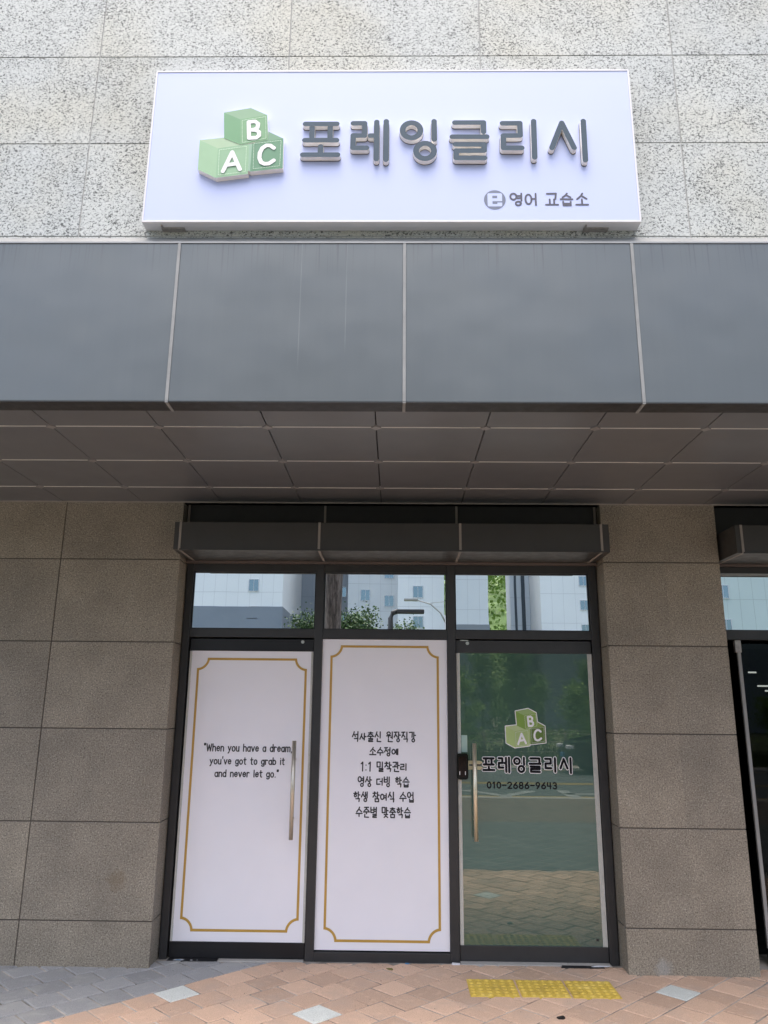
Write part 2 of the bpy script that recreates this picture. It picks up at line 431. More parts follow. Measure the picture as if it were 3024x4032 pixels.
def hangul(ch, even=False):
    i = ord(ch)-0xAC00
    l, v, t = LL[i//588], VL[(i % 588)//28], TL[i % 28]
    C = CON[l]; top = .10 if l in 'ㅊㅎ' else 0
    out = []
    if v in 'ㅗㅛㅜㅡ':
        if t:
            out += put(C, .16, top, .84, .34)
            out += put(VOW[v], 0, {'ㅡ':.42,'ㅜ':.46,'ㅗ':.38,'ㅛ':.38}[v], 1, {'ㅡ':.56,'ㅜ':.64,'ㅗ':.5,'ㅛ':.5}[v])
            out += put(CON[t], .2, .70, .84, 1)
        else:
            e = 1.0 if even else .92
            out += put(C, .10, top, .90, .48)
            out += put(VOW[v], 0, .62 if v in 'ㅜ' else .5, 1, e if v == 'ㅜ' else (.86 if not even else .95))
    elif v in 'ㅘㅝ':
        out += put(C, .06, top, .58, .30)
        if v == 'ㅘ': out += put([[(.5,0),(.5,1)], [(0,1),(1,.9)]], .0, .34, .64, .50) + put(VOW['ㅏ'], .55, 0, 1.05, .68)
        else: out += put([[(0,.1),(1,0)], [(.5,0),(.45,1)]], .0, .38, .64, .62) + put([[(.75,0),(.73,1)], [(.2,.8),(.74,.8)]], .60, 0, 1.0, .68)
        if t: out += put(CON[t], .26, .74, .92, 1)
    else:
        if t:
            out += put(C, 0, top, .50, .52) + put(VOW[v], .52, 0, 1.0, .62)
            out += put(CON[t], .34, .70, .92, 1) if t != 'ㅇ' else put(CON[t], .42, .68, .84, 1)
        else:
            a, b = (.02, .98) if even else (.16, .84)
            out += put(C, 0, a+.06+top, .52, b-.08) + put(VOW[v], .52, a, 1.0, b)
    return out
LAT = {  # width, strokes; y up, baseline 0, cap 1
 'W': (.62, [[(0,1),(.14,0),(.31,.85),(.48,0),(.62,1)]]),
 'h': (.36, [[(0,1),(0,0)], [(0,.40)]+arc(.18,.42,.17,.24,150,0)+[(.36,0)]]),
 'e': (.36, [[(.02,.36),(.34,.38)]+arc(.18,.35,.17,.32,10,330)]),
 'n': (.34, [[(0,.66),(0,0)], [(0,.40)]+arc(.17,.42,.17,.24,150,0)+[(.34,0)]]),
 'y': (.36, [[(0,.66),(.18,.12)], [(.36,.66),(.08,-.24),(.02,-.26)]]),
 'o': (.36, [arc(.18,.33,.18,.33,0,360,14)]),
 'u': (.34, [[(0,.66),(0,.24)]+arc(.16,.22,.16,.22,180,350)+[(.33,.66)], [(.33,.66),(.34,0)]]),
 'a': (.35, [arc(.17,.32,.17,.32,35,330,12), [(.34,.66),(.34,0)]]),
 'v': (.36, [[(0,.66),(.18,0),(.36,.66)]]),
 'd': (.35, [arc(.17,.32,.17,.32,35,330,12), [(.35,1),(.35,0)]]),
 'b': (.35, [arc(.18,.32,.17,.32,145,-150,12), [(0,1),(0,0)]]),
 'g': (.35, [arc(.17,.34,.17,.30,35,330,12), [(.34,.66),(.34,-.1)]+arc(.18,-.10,.16,.16,0,-160)]),
 'r': (.26, [[(0,.66),(0,0)], [(0,.40)]+arc(.16,.42,.15,.23,150,50)]),
 'm': (.56, [[(0,.66),(0,0)], [(0,.42)]+arc(.14,.44,.14,.22,150,0)+[(.28,0)], [(.28,.42)]+arc(.42,.44,.14,.22,150,0)+[(.56,0)]]),
 't': (.28, [[(.12,.95),(.12,.14)]+arc(.22,.12,.10,.12,180,290), [(0,.66),(.28,.68)]]),
 'i': (.06, [[(.03,.66),(.03,0)], [(.03,.93)]]), 'l': (.06, [[(.03,1),(.03,0)]]),
 ',': (.10, [[(.07,.02),(.02,-.16)]]), '.': (.08, [[(.04,.02)]]), "'": (.06, [[(.04,1.12),(.03,.86)]]),
 '"': (.18, [[(.03,1.08),(.02,.84)], [(.17,1.08),(.15,.84)]]),
 '0': (.44, [arc(.22,.5,.20,.48,0,360,16)]), '1': (.30, [[(.04,.80),(.20,.98),(.18,.02)]]),
 '2': (.46, [arc(.22,.72,.20,.26,165,-30)+[(.02,.02),(.44,.02)]]),
 '6': (.46, [[(.36,.96),(.10,.55)]+arc(.23,.28,.20,.27,160,-200,16)]),
 '8': (.46, [arc(.23,.73,.17,.25,0,360,14), arc(.23,.25,.20,.25,0,360,14)]),
 '9': (.46, [arc(.23,.70,.19,.27,20,380,16)+[(.40,.55),(.14,.02)]]),
 '4': (.46, [[(.06,.98),(.02,.42),(.42,.42)], [(.34,.98),(.34,.0)]]),
 '3': (.44, [arc(.20,.74,.18,.24,150,-80)+[(.16,.52)], arc(.20,.26,.20,.26,80,-155)]),
 '-': (.42, [[(.02,.50),(.40,.50)]]), ':': (.12, [[(.06,.66)], [(.06,.14)]]), 'I': (.2, [[(.1,.98),(.06,.02)]]),
}
def layout(text, even=False):
    """strokes (x right, y up, line height 1), total width"""
    x = 0; out = []
    for ch in text:
        if ch == ' ': x += .42; continue
        if ord(ch) >= 0xAC00:
            for s in hangul(ch, even): out.append([(x+a*.66, 1-b) for a, b in s])
            x += .80
        else:
            w, ss = LAT[ch]
            for s in ss: out.append([(x+a, b) for a, b in s])
            x += w+.17
    return out
def write(mb, text, x0, x1, zb, zt, w, y, even=False, mi=0):
    ss = layout(text, even)
    xs = [p[0] for s in ss for p in s]; a, b = min(xs), max(xs)
    kx = (x1-x0-w)/(b-a)
    for s in ss: stroke(mb, [(x0+w/2+(px-a)*kx, zb+pz*(zt-zb)) for px, pz in s], w, y, mi=mi, n=5)

# ------------------------------------------------------------------ ground (setting)
G = -0.05
g = MB(); g.face([(-400,-400,-.09),(400,-400,-.09),(400,60,-.09),(-400,60,-.09)])
tag(g.build('ground', simple('earth', (.20,.19,.16), .95, var=.2, scale=.6)), kind='structure')
# pavement bands seen mirrored in the door: clay blocks, grey blocks, clay blocks
CLAY, GREYB = (.525,.365,.265), (.275,.28,.285)
pv = MB(); pv.face([(-40,-2.9,-.056),(40,-2.9,-.056),(40,.5,-.056),(-40,.5,-.056)])
tag(pv.build('pavement_bed', MT['mortar']), kind='structure')
def brick_band(name, y0, y1, c1, c2, stain, z=-.052):
    b = MB(); b.face([(-40,y0,z),(40,y0,z),(40,y1,z),(-40,y1,z)])
    tag(b.build(name, m_brickground(name+'_blocks', c1, c2, (.26,.25,.23), stain)), kind='structure')
brick_band('pavement', -6.6, -2.9, (.085,.10,.10), (.12,.135,.135), (.08,.09,.09))  # this band and the next are coloured dark to carry shade
brick_band('cycle_path', -9.9, -6.6, (.125,.10,.08), (.16,.125,.10), (.10,.09,.08))

def clip(poly, nx, ny, c):
    out = []
    for i in range(len(poly)):
        a, b = poly[i], poly[(i+1) % len(poly)]
        da, db = nx*a[0]+ny*a[1]-c, nx*b[0]+ny*b[1]-c
        if da <= 0: out.append(a)
        if (da < 0 < db) or (db < 0 < da):
            t = da/(da-db); out.append((a[0]+t*(b[0]-a[0]), a[1]+t*(b[1]-a[1])))
    return out
XL_, XR_ = -1.537, 1.568
def paving():
    me = {k: bmesh.new() for k in ('clay','grey','light')}
    lay = {k: b.loops.layers.float_color.new('blk') for k, b in me.items()}
    S2 = math.sqrt(2); P = .203; gap = .0052
    rnd = random.Random(3)
    for row in range(-24, 24):
        t0 = -.255 + .203*row - .0
        off = (-.069 if row % 2 == 0 else .026)
        for c in range(-34, 30):
            s0 = off + .203*c
            cs, ct = s0+P/2, t0+P/2
            cx, cy = (cs+ct)/S2, (cs-ct)/S2
            if not (-4.6 < cx < 4.6 and -2.95 < cy < .36): continue
            j = lambda: rnd.uniform(-.0022,.0022)
            sq = [(s0+gap+j(), t0+gap+j()), (s0+P-gap+j(), t0+gap+j()), (s0+P-gap+j(), t0+P-gap+j()), (s0+gap+j(), t0+P-gap+j())]
            pl = [((s+t)/S2, (s-t)/S2) for s, t in sq]
            pl = clip(pl, 0, 1, .155 + rnd.uniform(-.012,.012)); pl = clip(pl, 0, -1, 2.9)
            if len(pl) < 3: continue
            ar = abs(sum(pl[i][0]*pl[(i+1)%len(pl)][1]-pl[(i+1)%len(pl)][0]*pl[i][1] for i in range(len(pl))))/2
            if ar < .0012: continue
            k = 'grey' if t0 < -.70 else 'clay'
            for lx, ly in ((-1.235,-.47),(-.385,-.768),(1.752,-.368),(-2.6,-1.5),(3.2,-1.2),(.9,-1.75),(-.9,-2.2),(2.3,-2.3)):
                if abs(cx-lx) < .1 and abs(cy-ly) < .1 and (abs(cx-lx)+abs(cy-ly)) < .142: k = 'light'
            b = me[k]; v = rnd.random()
            mx, my = sum(p[0] for p in pl)/len(pl), sum(p[1] for p in pl)/len(pl)
            tz = rnd.uniform(-.0015,.0015); ax, ay = rnd.uniform(-.012,.012), rnd.uniform(-.012,.012)
            def ringv(inset, z):
                r = []
                for p in pl:
                    d = Vector((mx-p[0], my-p[1])); L = max(d.length, 1e-6); d = d/L*min(inset*1.3, L*.5)
                    r.append(b.verts.new((p[0]+d.x, p[1]+d.y, z + ((p[0]-mx)*ax+(p[1]-my)*ay if z > -.056 else 0))))
                return r
            A, B_, C_ = ringv(0, -.075), ringv(0.0006, G-.004+tz), ringv(.0055, G+tz)
            n = len(pl); fs = []
            for i in range(n):
                q = (i+1) % n
                fs += [b.faces.new((A[i],A[q],B_[q],B_[i])), b.faces.new((B_[i],B_[q],C_[q],C_[i]))]
            fs.append(b.faces.new(C_))
            for f in fs:
                for l in f.loops: l[lay[k]] = (v,v,v,1)
    mats = dict(clay=m_paver('clay_block', CLAY, .17, (.42,.33,.27)), grey=m_paver('grey_block', GREYB, .14, (.36,.36,.34)),
                light=m_paver('light_block', (.56,.59,.56), .05, (.48,.51,.48)))
    for k, nm in (('clay','clay_paving'),('grey','grey_paving'),('light','light_paving')):
        x = MB(); x.bm.free(); x.bm = me[k]
        tag(x.build(nm, mats[k]), kind='structure')
paving()

gt = MB(); rnd = random.Random(17)
for i in range(420):
    x, y = rnd.uniform(-2.6, 2.6), rnd.uniform(-1.3, .14) if rnd.random() < .6 else .14-abs(rnd.gauss(0,.06))
    if XL_-.02 > x or x > XR_+.02: y = min(y, -.004-abs(rnd.gauss(0,.03)))
    q = rnd.uniform(.0015, .0045); a = rnd.uniform(0, 6.28)
    P3 = [(x+q*math.cos(a+k*2.09), y+q*math.sin(a+k*2.09), G+.0008) for k in range(3)]; top = (x, y, G+q*.9)
    for k in range(3): gt.face([P3[k], P3[(k+1)%3], top], i % 3 == 0 and 1 or 0)
tag(gt.build('grit', [simple('grit_sand', (.22,.19,.16), .95, var=.4, scale=30), MT['rail']]), 'dark sand grains scattered over the paving at the foot of the building', 'grit', kind='stuff')
# tactile tiles by the right-hand door
def tactile(name, x0, x1, y0, y1, label):
    root = empty(name, ((x0+x1)/2, (y0+y1)/2, G), label, 'tactile tile', 'yellow tactile tiles in front of the glass door')
    w, d = (x1-x0)/2-.006, (y1-y0)/2-.004
    b = MB(); b.box(-w, w, -d, d, -.02, .0045, bev=.003); b.build('slab', MT['yellow'], root)
    b = MB()
    for i in range(6):
        for j in range(6):
            s = bmesh.new(); bmesh.ops.create_uvsphere(s, u_segments=14, v_segments=8, radius=1)
            for v in list(s.verts):
                if v.co.z < -.05: s.verts.remove(v)
            for f in s.faces: f.smooth = True
            b.join(s, 0, Matrix.Translation((-w+(i+.5)*2*w/6, -d+(j+.5)*2*d/6, .0043)) @ Matrix.Diagonal((.0170,.0170,.0075,1)))
    b.build('raised_dots', MT['yellow'], root)
tactile('tactile_tile', .506, .811, -.437, -.131, 'yellow dotted tactile tile nearest the white centre panel, left end of the row of three')
tactile('tactile_tile', .811, 1.114, -.437, -.134, 'yellow dotted tactile tile between two others in front of the green glass door')
tactile('tactile_tile', 1.114, 1.413, -.438, -.137, 'yellow dotted tactile tile nearest the right stone pier, right end of the row of three')

# ------------------------------------------------------------------ the building
BLD = empty('commercial_building', (0,0,0), 'building front with speckled pale granite above a grey metal canopy and dark entrance bays', 'building')
XL, XR, XRR = -1.537, 1.568, 2.421
# upper wall in granite slabs 1.117 x 0.6
gw = MB()
for i in range(-5, 7):
    for j in range(-1, 6):
        x0 = -1.704+1.1168*i; z0 = 4.0995+.6*j
        gw.box(x0+.0035, x0+1.1168-.0035, -1.87, -1.842, max(z0+.0035, 4.02), z0+.6-.0035, bev=.0015)
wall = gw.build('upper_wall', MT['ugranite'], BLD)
seal = MB(); seal.box(-7.2, 7.9, -1.866, -1.845, 4.02, 7.68); seal.build('stone_joint', MT['gsealant'], BLD)
mass = MB(); mass.box(-26, 26, -1.84, 12, 4.01, 10.5); mass.build('upper_storeys', MT['gsealant'], BLD)
rearw = MB(); rearw.box(-26, XL-3.4, .05, 12, -.09, 4.0); rearw.box(6.2, 26, .05, 12, -.09, 4.0); rearw.box(-26,26,11.7,12.02,-.09,4.0)
rearw.box(-4.9, 2.38, .46, .6, -.09, 3.9)
rearw.build('rear_wall', MT['gsealant'], BLD)

# canopy fascia
FX0, FW = -1.1136, 1.2045
for k in range(-3, 5):
    x0 = FX0+FW*k
    p = MB(); p.box(x0+.008, x0+FW-.008, -1.949, -1.915, 3.0975, 4.0034, bev=.004)
    p.build('fascia_panel', MT['fascia'], BLD)
    j = MB(); j.box(x0-.0085, x0+.0085, -1.9525, -1.92, 3.0975, 4.0034, bev=.003); j.build('fascia_joint', MT['sealant'], BLD)
    l = MB(); l.box(x0+.008, x0+FW-.008, -1.9135, -1.825, 3.094, 3.14, bev=.002); l.box(x0+.008, x0+FW-.008, -1.9475, -1.9135, 3.0935, 3.0972); l.build('canopy_lip', MT['lip'], BLD)
    l = MB(); l.box(x0-.0075, x0+.0075, -1.951, -1.825, 3.0905, 3.0970); l.build('lip_joint', MT['sealant'], BLD)
f = MB()
f.prism([(0,0)]*0 or [(-4.8,4.0036),(6,4.0036),(6,4.012),(-4.8,4.012)], -1.953, -1.87, back=True)
f.face([(-4.8,-1.9405,4.0121),(6,-1.9405,4.0121),(6,-1.8705,4.090),(-4.8,-1.8705,4.090)])
f.build('flashing', MT['flash'], BLD)
cb = MB(); cb.box(-4.8, 6, -1.91, .45, 3.155, 3.9); cb.build('canopy_core', MT['soffback'], BLD)
# soffit tiles
SX0, SY = -.0586, [-1.825, -1.589, -.989, -.389, .005]
s = MB()
for k in range(-8, 10):
    for a, b_ in zip(SY[:-1], SY[1:]):
        s.box(SX0+.6*k+.0030, SX0+.6*(k+1)-.0030, a+.0055, b_-.0055 if b_ > -.1 else b_-.0055, 3.097, 3.125, bev=.0022)
soff = s.build('soffit', MT['soffit'], BLD)
for k in range(-7, 9):
    for y in SY[1:-1]:
        c = MB(); r_ = .030; cx = SX0+.6*k
        pts = [(cx-r_,y),(cx,y-r_),(cx+r_,y),(cx,y+r_)]
        lo = [c.bm.verts.new((p[0],p[1],3.0905)) for p in pts]; hi = [c.bm.verts.new((p[0],p[1],3.0985)) for p in pts]
        c.bm.faces.new(lo)
        for q in range(4): c.bm.faces.new((lo[q],lo[(q+1)%4],hi[(q+1)%4],hi[q]))
        c.build('corner_plate', MT['capplate'], soff)
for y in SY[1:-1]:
    c = MB(); c.box(-4.7, 6, y-.0026, y+.0026, 3.0945, 3.11); c.build('joint_strip', MT['litedge'], soff)  # pale strips added for the outside light caught on tile edges
st = MB(); st.box(-4.6, 6, -.004, -.001, 3.086, 3.0965); st.build('soffit_trim', MT['lightseal'], BLD)

# stone piers
ZJ = [G-.04, .2235, .836, 1.4475, 2.0501, 2.6536, 3.0965]
def pier(xs, side_l, side_r):
    p = MB(); jn = MB()
    for a, b_ in zip(xs[:-1], xs[1:]):
        for z0, z1 in zip(ZJ[:-1], ZJ[1:]):
            p.box(a+.004, b_-.004, 0, .028, z0+(.004 if z0 > 0 else 0), z1-.004, bev=.0018)
    for on, x, d in ((side_l, xs[0], 1), (side_r, xs[-1], -1)):
        if not on: continue
        for z0, z1 in zip(ZJ[:-1], ZJ[1:]):
            xa, xb = sorted((x+d*.007, x+d*.035))
            p.box(xa, xb, .040, .215, z0+(.004 if z0 > 0 else 0), z1-.004, bev=.0018)
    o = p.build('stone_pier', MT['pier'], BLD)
    jn.box(xs[0]+.014, xs[-1]-.014, .005, .21, G-.04, 3.096); jn.build('pier_joint', MT['darkjoint'], o)
    sl = MB()
    for on, x, d in ((side_l, xs[0], 1), (side_r, xs[-1], -1)):
        if on:
            xa, xb = sorted((x+d*.004, x+d*.03)); sl.box(xa, xb, .031, .0375, G-.03, 2.66)
    sl.build('corner_sealant', MT['hoodjoint'], o)
pier([-5.1, -4.21, -3.32, -2.425, XL], False, True)
pier([XR, XRR], True, True)
pier([5.53, 6.42], True, True)

# dark band and door hood over each opening
def opening(x0, x1, js):
    b = MB(); b.box(x0+.001, x1-.001, .10, .16, 2.69, 3.0965); o = b.build('transom_band', MT['band'], BLD)
    for x in [x0+.013] + [j+.004 for j in js] + [x1-.012]:
        k = MB(); k.box(x-.0085, x+.0085, .094, .12, 2.69, 3.0955); k.build('band_joint', MT['hoodjoint'], o)
    h = MB(); h.box(x0+.017, x1-.013, -.262, .185, 2.676, 2.876, bev=.003)
    h.box(x0+.06, x1-.06, -.266, -.252, 2.6725, 2.6835, bev=.001)
    h = h.build('door_hood', MT['hood'], BLD)
    for x in [x0+.060] + js + [x1-.068]:
        k = MB(); k.box(x-.0085, x+.0085, -.2655, .183, 2.6735, 2.8775, bev=.002); k.build('hood_joint', MT['hoodjoint'], h)
    k = MB(); k.box(x0+.001, x1-.001, .150, .197, 2.6605, 2.675, bev=.002); k.build('hood_trim', MT['browntrim'], BLD)
opening(XL, XR, [-.489, .508])
opening(XRR, 5.53, [3.47, 4.47])

# storefront frame
FY = .2
fr = MB()
fr.box(XL+.001, -1.484, FY, .30, G-.03, 2.661, bev=.002)              # left jamb
fr.box(1.507, XR-.001, FY, .30, G-.03, 2.661, bev=.002)                 # right jamb
fr.box(-.548, -.487, FY-.003, .30, G-.03, 2.661, bev=.002)            # mullions
fr.box(.439, .500, FY-.003, .30, G-.03, 2.661, bev=.002)
fr.box(-1.4835, -.5485, FY+.002, .30, 2.601, 2.661, bev=.002); fr.box(-.4865, .4385, FY+.002, .30, 2.601, 2.661, bev=.002); fr.box(.5005, 1.5065, FY+.002, .30, 2.601, 2.661, bev=.002)
fr.box(-1.4835, -.5485, FY+.001, .30, 2.107, 2.170, bev=.002); fr.box(-.4865, .4385, FY+.001, .30, 2.102, 2.170, bev=.002); fr.box(.5005, 1.5065, FY+.001, .30, 2.107, 2.170, bev=.002)
fr.box(-.4865, .4385, FY-.002, .30, G-.03, .003, bev=.003)             # sill below the centre panel
fr.build('storefront_frame', MT['frame'], BLD)
gk = MB()
for a, b_ in ((-1.4835,-.5485),(-.4865,.4385),(.5005,1.5065)):       # glazing gaskets
    gk.box(a, a+.0085, FY+.018, .25, 2.17, 2.601); gk.box(b_-.0085, b_, FY+.018, .25, 2.17, 2.601)
    gk.box(a, b_, FY+.0175, .25, 2.5935, 2.6012); gk.box(a, b_, FY+.0175, .25, 2.1698, 2.1765)
gk.build('gasket', MT['rail'], BLD)
for a, b_ in ((-1.4835,-.5485),(-.4865,.4385),(.5005,1.5065)):
    w = MB(); w.box(a, b_, .226, .236, 2.17, 2.601); w.build('transom_window', GL_T, BLD)

def gold_border(parent, x0, x1, z0, z1, y, r=.076, w=.0165):
    """frame line with quarter-round notched corners; outer extents given"""
    mb = MB()
    n = 12; ci = r-w   # inner radius of the notch arc
    def quad(p, dy=0): mb.face([(a, y+dy, c) for a, c in p])
    # straight bars
    quad([(x0+r,z1-w),(x1-r,z1-w),(x1-r,z1),(x0+r,z1)]); quad([(x0+r,z0),(x1-r,z0),(x1-r,z0+w),(x0+r,z0+w)])
    quad([(x0,z0+r),(x0+w,z0+r),(x0+w,z1-r),(x0,z1-r)]); quad([(x1-w,z0+r),(x1,z0+r),(x1,z1-r),(x1-w,z1-r)])
    for cx, cz, a0 in ((x0,z1,-90),(x1,z1,180),(x1,z0,90),(x0,z0,0)):
        for k in range(n):
            a, b_ = R(a0+90*k/n), R(a0+90*(k+1)/n)
            ri, ro = r, r+w
            quad([(cx+ri*math.cos(a),cz+ri*math.sin(a)),(cx+ro*math.cos(a),cz+ro*math.sin(a)),(cx+ro*math.cos(b_),cz+ro*math.sin(b_)),(cx+ri*math.cos(b_),cz+ri*math.sin(b_))], -.0004)
    return mb.build('gold_border', MT['gold'], parent)

# left door: glass leaf fully covered by printed white film
DL = empty('entrance_door'); DL.parent = BLD; DL['label'] = 'white film covered door leaf with gold border and a quote'
d = MB(); d.box(-1.462, -.5535, .222, .234, .052, 2.006); d.build('film_panel', MT['board'], DL)
boxpart('top_rail', MT['rail'], DL, -1.472, -.5525, .215, .25, 2.006, 2.094, bev=.003)
boxpart('bottom_rail', MT['rail'], DL, -1.474, -.5535, .213, .25, G+.004, .052, bev=.003)
boxpart('edge_strip', MT['edgestrip'], DL, -1.472, -1.457, .216, .228, .052, 2.004, bev=.002)
boxpart('edge_strip', MT['edgestrip'], DL, -.569, -.5525, .216, .228, .052, 2.004, bev=.002)
gold_border(DL, -1.414, -.598, .113, 1.955, .2205)
for tx, x0, x1, zb, zt in (('"When you have a dream,', -1.326, -.684, 1.293, 1.342), ("you've got to grab it", -1.278, -.735, 1.204, 1.250), ('and never let go."', -1.237, -.775, 1.118, 1.164)):
    q = MB(); write(q, tx, x0, x1, zb, zt, .0078, .2205); q.build('quote_line', MT['ink'], DL)
def bar(parent, x, z0, z1, m='steel'):
    b = MB(); b.tube([(x,.13,z0),(x,.13,z1)], .0148, 24)
    for z in (z0+.13, z1-.13): b.tube([(x,.13,z),(x,.218,z)], .0085, 12)
    b.build('pull_handle', MT[m], parent)
bar(DL, -.661, .717, 1.373)
def cyl(parent, x, z):
    b = MB(); b.tube([(x,.216,z),(x,.206,z)], .0125, 20); o = b.build('key_cylinder', MT['silver'], parent)
    k = MB(); k.box(x-.002, x+.002, .2052, .206, z-.005, z+.005); k.tube([(x,.2054,z),(x,.206,z)], .0045, 10); return o
cyl(DL, -.635, 2.052+.024)

# centre panel
CP = MB(); CP.box(-.486, .4355, .214, .228, .012, 2.0975); CPo = CP.build('display_panel', MT['board'], BLD)
gold_border(CPo, -.426, .3755, .062, 2.054, .2125)
for tx, x0, x1, zt, zb in (('석사출신 원장직강', -.257,.207,1.437,1.370), ('소수정예', -.130,.080,1.329,1.272), ('1:1 밀착관리', -.190,.139,1.229,1.166),
                           ('영상 더빙 학습', -.210,.161,1.128,1.063), ('학생 참여식 수업', -.239,.191,1.026,.962), ('수준별 맞춤학습', -.221,.171,.924,.858)):
    q = MB(); write(q, tx, x0, x1, zb, zt, .0086, .2125); q.build('korean_line', MT['ink'], CPo)

# right door: dark green glass
DR = empty('entrance_door'); DR.parent = BLD; DR['label'] = 'dark green glass door leaf with printed cubes logo and phone number'
d = MB(); d.box(.507, 1.500, .222, .234, .052, 2.006); d.build('glass_panel', GL_D, DR)
boxpart('top_rail', MT['frame'], DR, .503, 1.500, .212, .25, 2.006, 2.096, bev=.003)
boxpart('bottom_rail', MT['frame'], DR, .503, 1.504, .212, .25, -.042, .052, bev=.003)
boxpart('edge_strip', MT['edgestrip'], DR, .5055, .531, .216, .228, .052, 2.004, bev=.003)
boxpart('edge_strip', MT['edgestrip'], DR, 1.470, 1.503, .216, .228, .052, 2.004, bev=.003)
bar(DR, .618, .721, 1.368, 'brasssteel')
cyl(DR, .588, 2.055+.021)
boxpart('pivot_plate', MT['silver'], DR, .535, .594, .205, .213, 2.0925, 2.0995, bev=.001)
boxpart('sticker', MT['mint'], DR, .534, .576, .2205, .2215, 1.303, 1.420)
pl = MB()
for z0, z1 in ((1.222,1.245),(1.185,1.209)):
    pl.prism([(.556,z0),(.662,z0),(.676,z0+.006),(.682,(z0+z1)/2),(.676,z1-.004),(.655,z1),(.556,z1)], .212, .2215, back=True)
pl.box(.556, .585, .2125, .2215, 1.2088, 1.2222)
pl.box(.600, .668, .219, .2215, 1.2088, 1.2222, mi=1)
pl.build('lock_plate', [MT['brass'], MT['darkjoint']], DR)
lk = MB()
def rrect(x0,x1,z0,z1,r,n=6):
    o = []
    for cx, cz, a in ((x1-r,z0+r,-90),(x1-r,z1-r,0),(x0+r,z1-r,90),(x0+r,z0+r,180)):
        o += [(cx+r*math.cos(R(a+90*k/n)), cz+r*math.sin(R(a+90*k/n))) for k in range(n+1)]
    return o
lk.prism(rrect(.497,.577,1.119,1.296,.020), .186, .2215, back=True)
lk.prism(rrect(.502,.572,1.124,1.291,.018), .182, .187)
lko = lk.build('digital_lock', MT['blackgloss'], DR)
lf = MB(); lf.prism(rrect(.508,.565,1.138,1.276,.010), .1806, .183); lf.build('lock_face', MT['lockface'], lko)
lm = MB()
for x in (.516, .5555): lm.box(x-.0024, x+.0024, .1796, .1808, 1.150, 1.174, bev=.0005)
lm.build('status_mark', MT['whiteink'], lko)

# ---- logo of three lettered cubes and the six-syllable name (traced in sign coordinates)
LOGO = {'Btop': [(-.917,4.806),(-.768,4.836),(-.675,4.789),(-.823,4.76)], 'Bleft': [(-.917,4.806),(-.823,4.76),(-.813,4.595),(-.906,4.636)],
 'Bfront': [(-.823,4.76),(-.675,4.789),(-.662,4.626),(-.813,4.595)], 'Atop': [(-1.041,4.627),(-.906,4.643),(-.813,4.595),(-.765,4.602),(-.936,4.573)],
 'Aleft': [(-1.041,4.627),(-.936,4.573),(-.938,4.384),(-1.038,4.437)], 'Afront': [(-.936,4.573),(-.765,4.602),(-.763,4.409),(-.938,4.384)],
 'Ctop': [(-.664,4.681),(-.578,4.635),(-.749,4.602),(-.727,4.612),(-.662,4.626)], 'Cleft': [(-.765,4.602),(-.749,4.602),(-.752,4.423),(-.763,4.431)],
 'Cfront': [(-.749,4.602),(-.578,4.635),(-.574,4.444),(-.752,4.423)]}
LET = {'A': [[(-.855,4.545),(-.899,4.423)], [(-.855,4.545),(-.807,4.435)], [(-.877,4.463),(-.823,4.472)]],
 'B': [[(-.775,4.74),(-.767,4.635)], [(-.775,4.74),(-.74,4.744),(-.722,4.729),(-.724,4.705),(-.738,4.692),(-.766,4.689)],
       [(-.766,4.689),(-.731,4.688),(-.714,4.674),(-.713,4.652),(-.727,4.638),(-.767,4.635)]],
 'C': [[(-.628,4.571),(-.647,4.587),(-.669,4.588),(-.691,4.571),(-.703,4.54),(-.704,4.507),(-.693,4.479),(-.674,4.469),(-.65,4.472),(-.625,4.492)]]}
STI = {'A': [(-.927,4.56),(-.779,4.583),(-.776,4.421),(-.923,4.4)], 'B': [(-.812,4.752),(-.682,4.776),(-.674,4.635),(-.803,4.607)],
       'C': [(-.739,4.6),(-.59,4.621),(-.591,4.458),(-.735,4.439)]}
NAME = [
 ('po', [], [[(-.460,4.73),(-.286,4.73)],[(-.4225,4.73),(-.4205,4.624)],[(-.3225,4.73),(-.3205,4.624)],[(-.460,4.624),(-.285,4.624)],[(-.3715,4.583),(-.3715,4.53)],[(-.468,4.53),(-.277,4.53)]]),
 ('re', [], [[(-.195,4.734),(-.132,4.734),(-.131,4.654),(-.194,4.654),(-.194,4.574),(-.119,4.574)],[(-.100,4.653),(-.067,4.653)],[(-.065,4.742),(-.065,4.502)],[(-.0125,4.746),(-.0125,4.498)]]),
 ('ing', [(.127,4.687),(.201,4.554)], [[(.2515,4.746),(.2515,4.627)]]),
 ('geul', [], [[(.366,4.737),(.524,4.737),(.523,4.676)],[(.351,4.645),(.540,4.645)],[(.367,4.596),(.524,4.595),(.523,4.555),(.371,4.554),(.370,4.509),(.525,4.508)]]),
 ('ri', [], [[(.628,4.732),(.724,4.732),(.723,4.652),(.631,4.651),(.629,4.572),(.729,4.572)],[(.800,4.745),(.797,4.512)]]),
 ('si', [], [[(.954,4.733),(.893,4.572)],[(.954,4.733),(1.014,4.572)],[(1.073,4.745),(1.071,4.494)]])]
SIL = [(-.917,4.806),(-.768,4.836),(-.675,4.789),(-.664,4.681),(-.578,4.635),(-.574,4.444),(-.752,4.423),(-.763,4.431),(-.763,4.409),(-.938,4.384),(-1.038,4.437),(-1.041,4.627),(-.906,4.643)]
def stitches(mb, quad, T, y, n, s):
    for i in range(4):
        a, b_ = Vector(quad[i]), Vector(quad[(i+1)%4])
        for k in range(n):
            p = a.lerp(b_, (k+.25)/n); q_ = a.lerp(b_, (k+.75)/n)
            stroke(mb, [T(p), T(q_)], s, y, n=2)

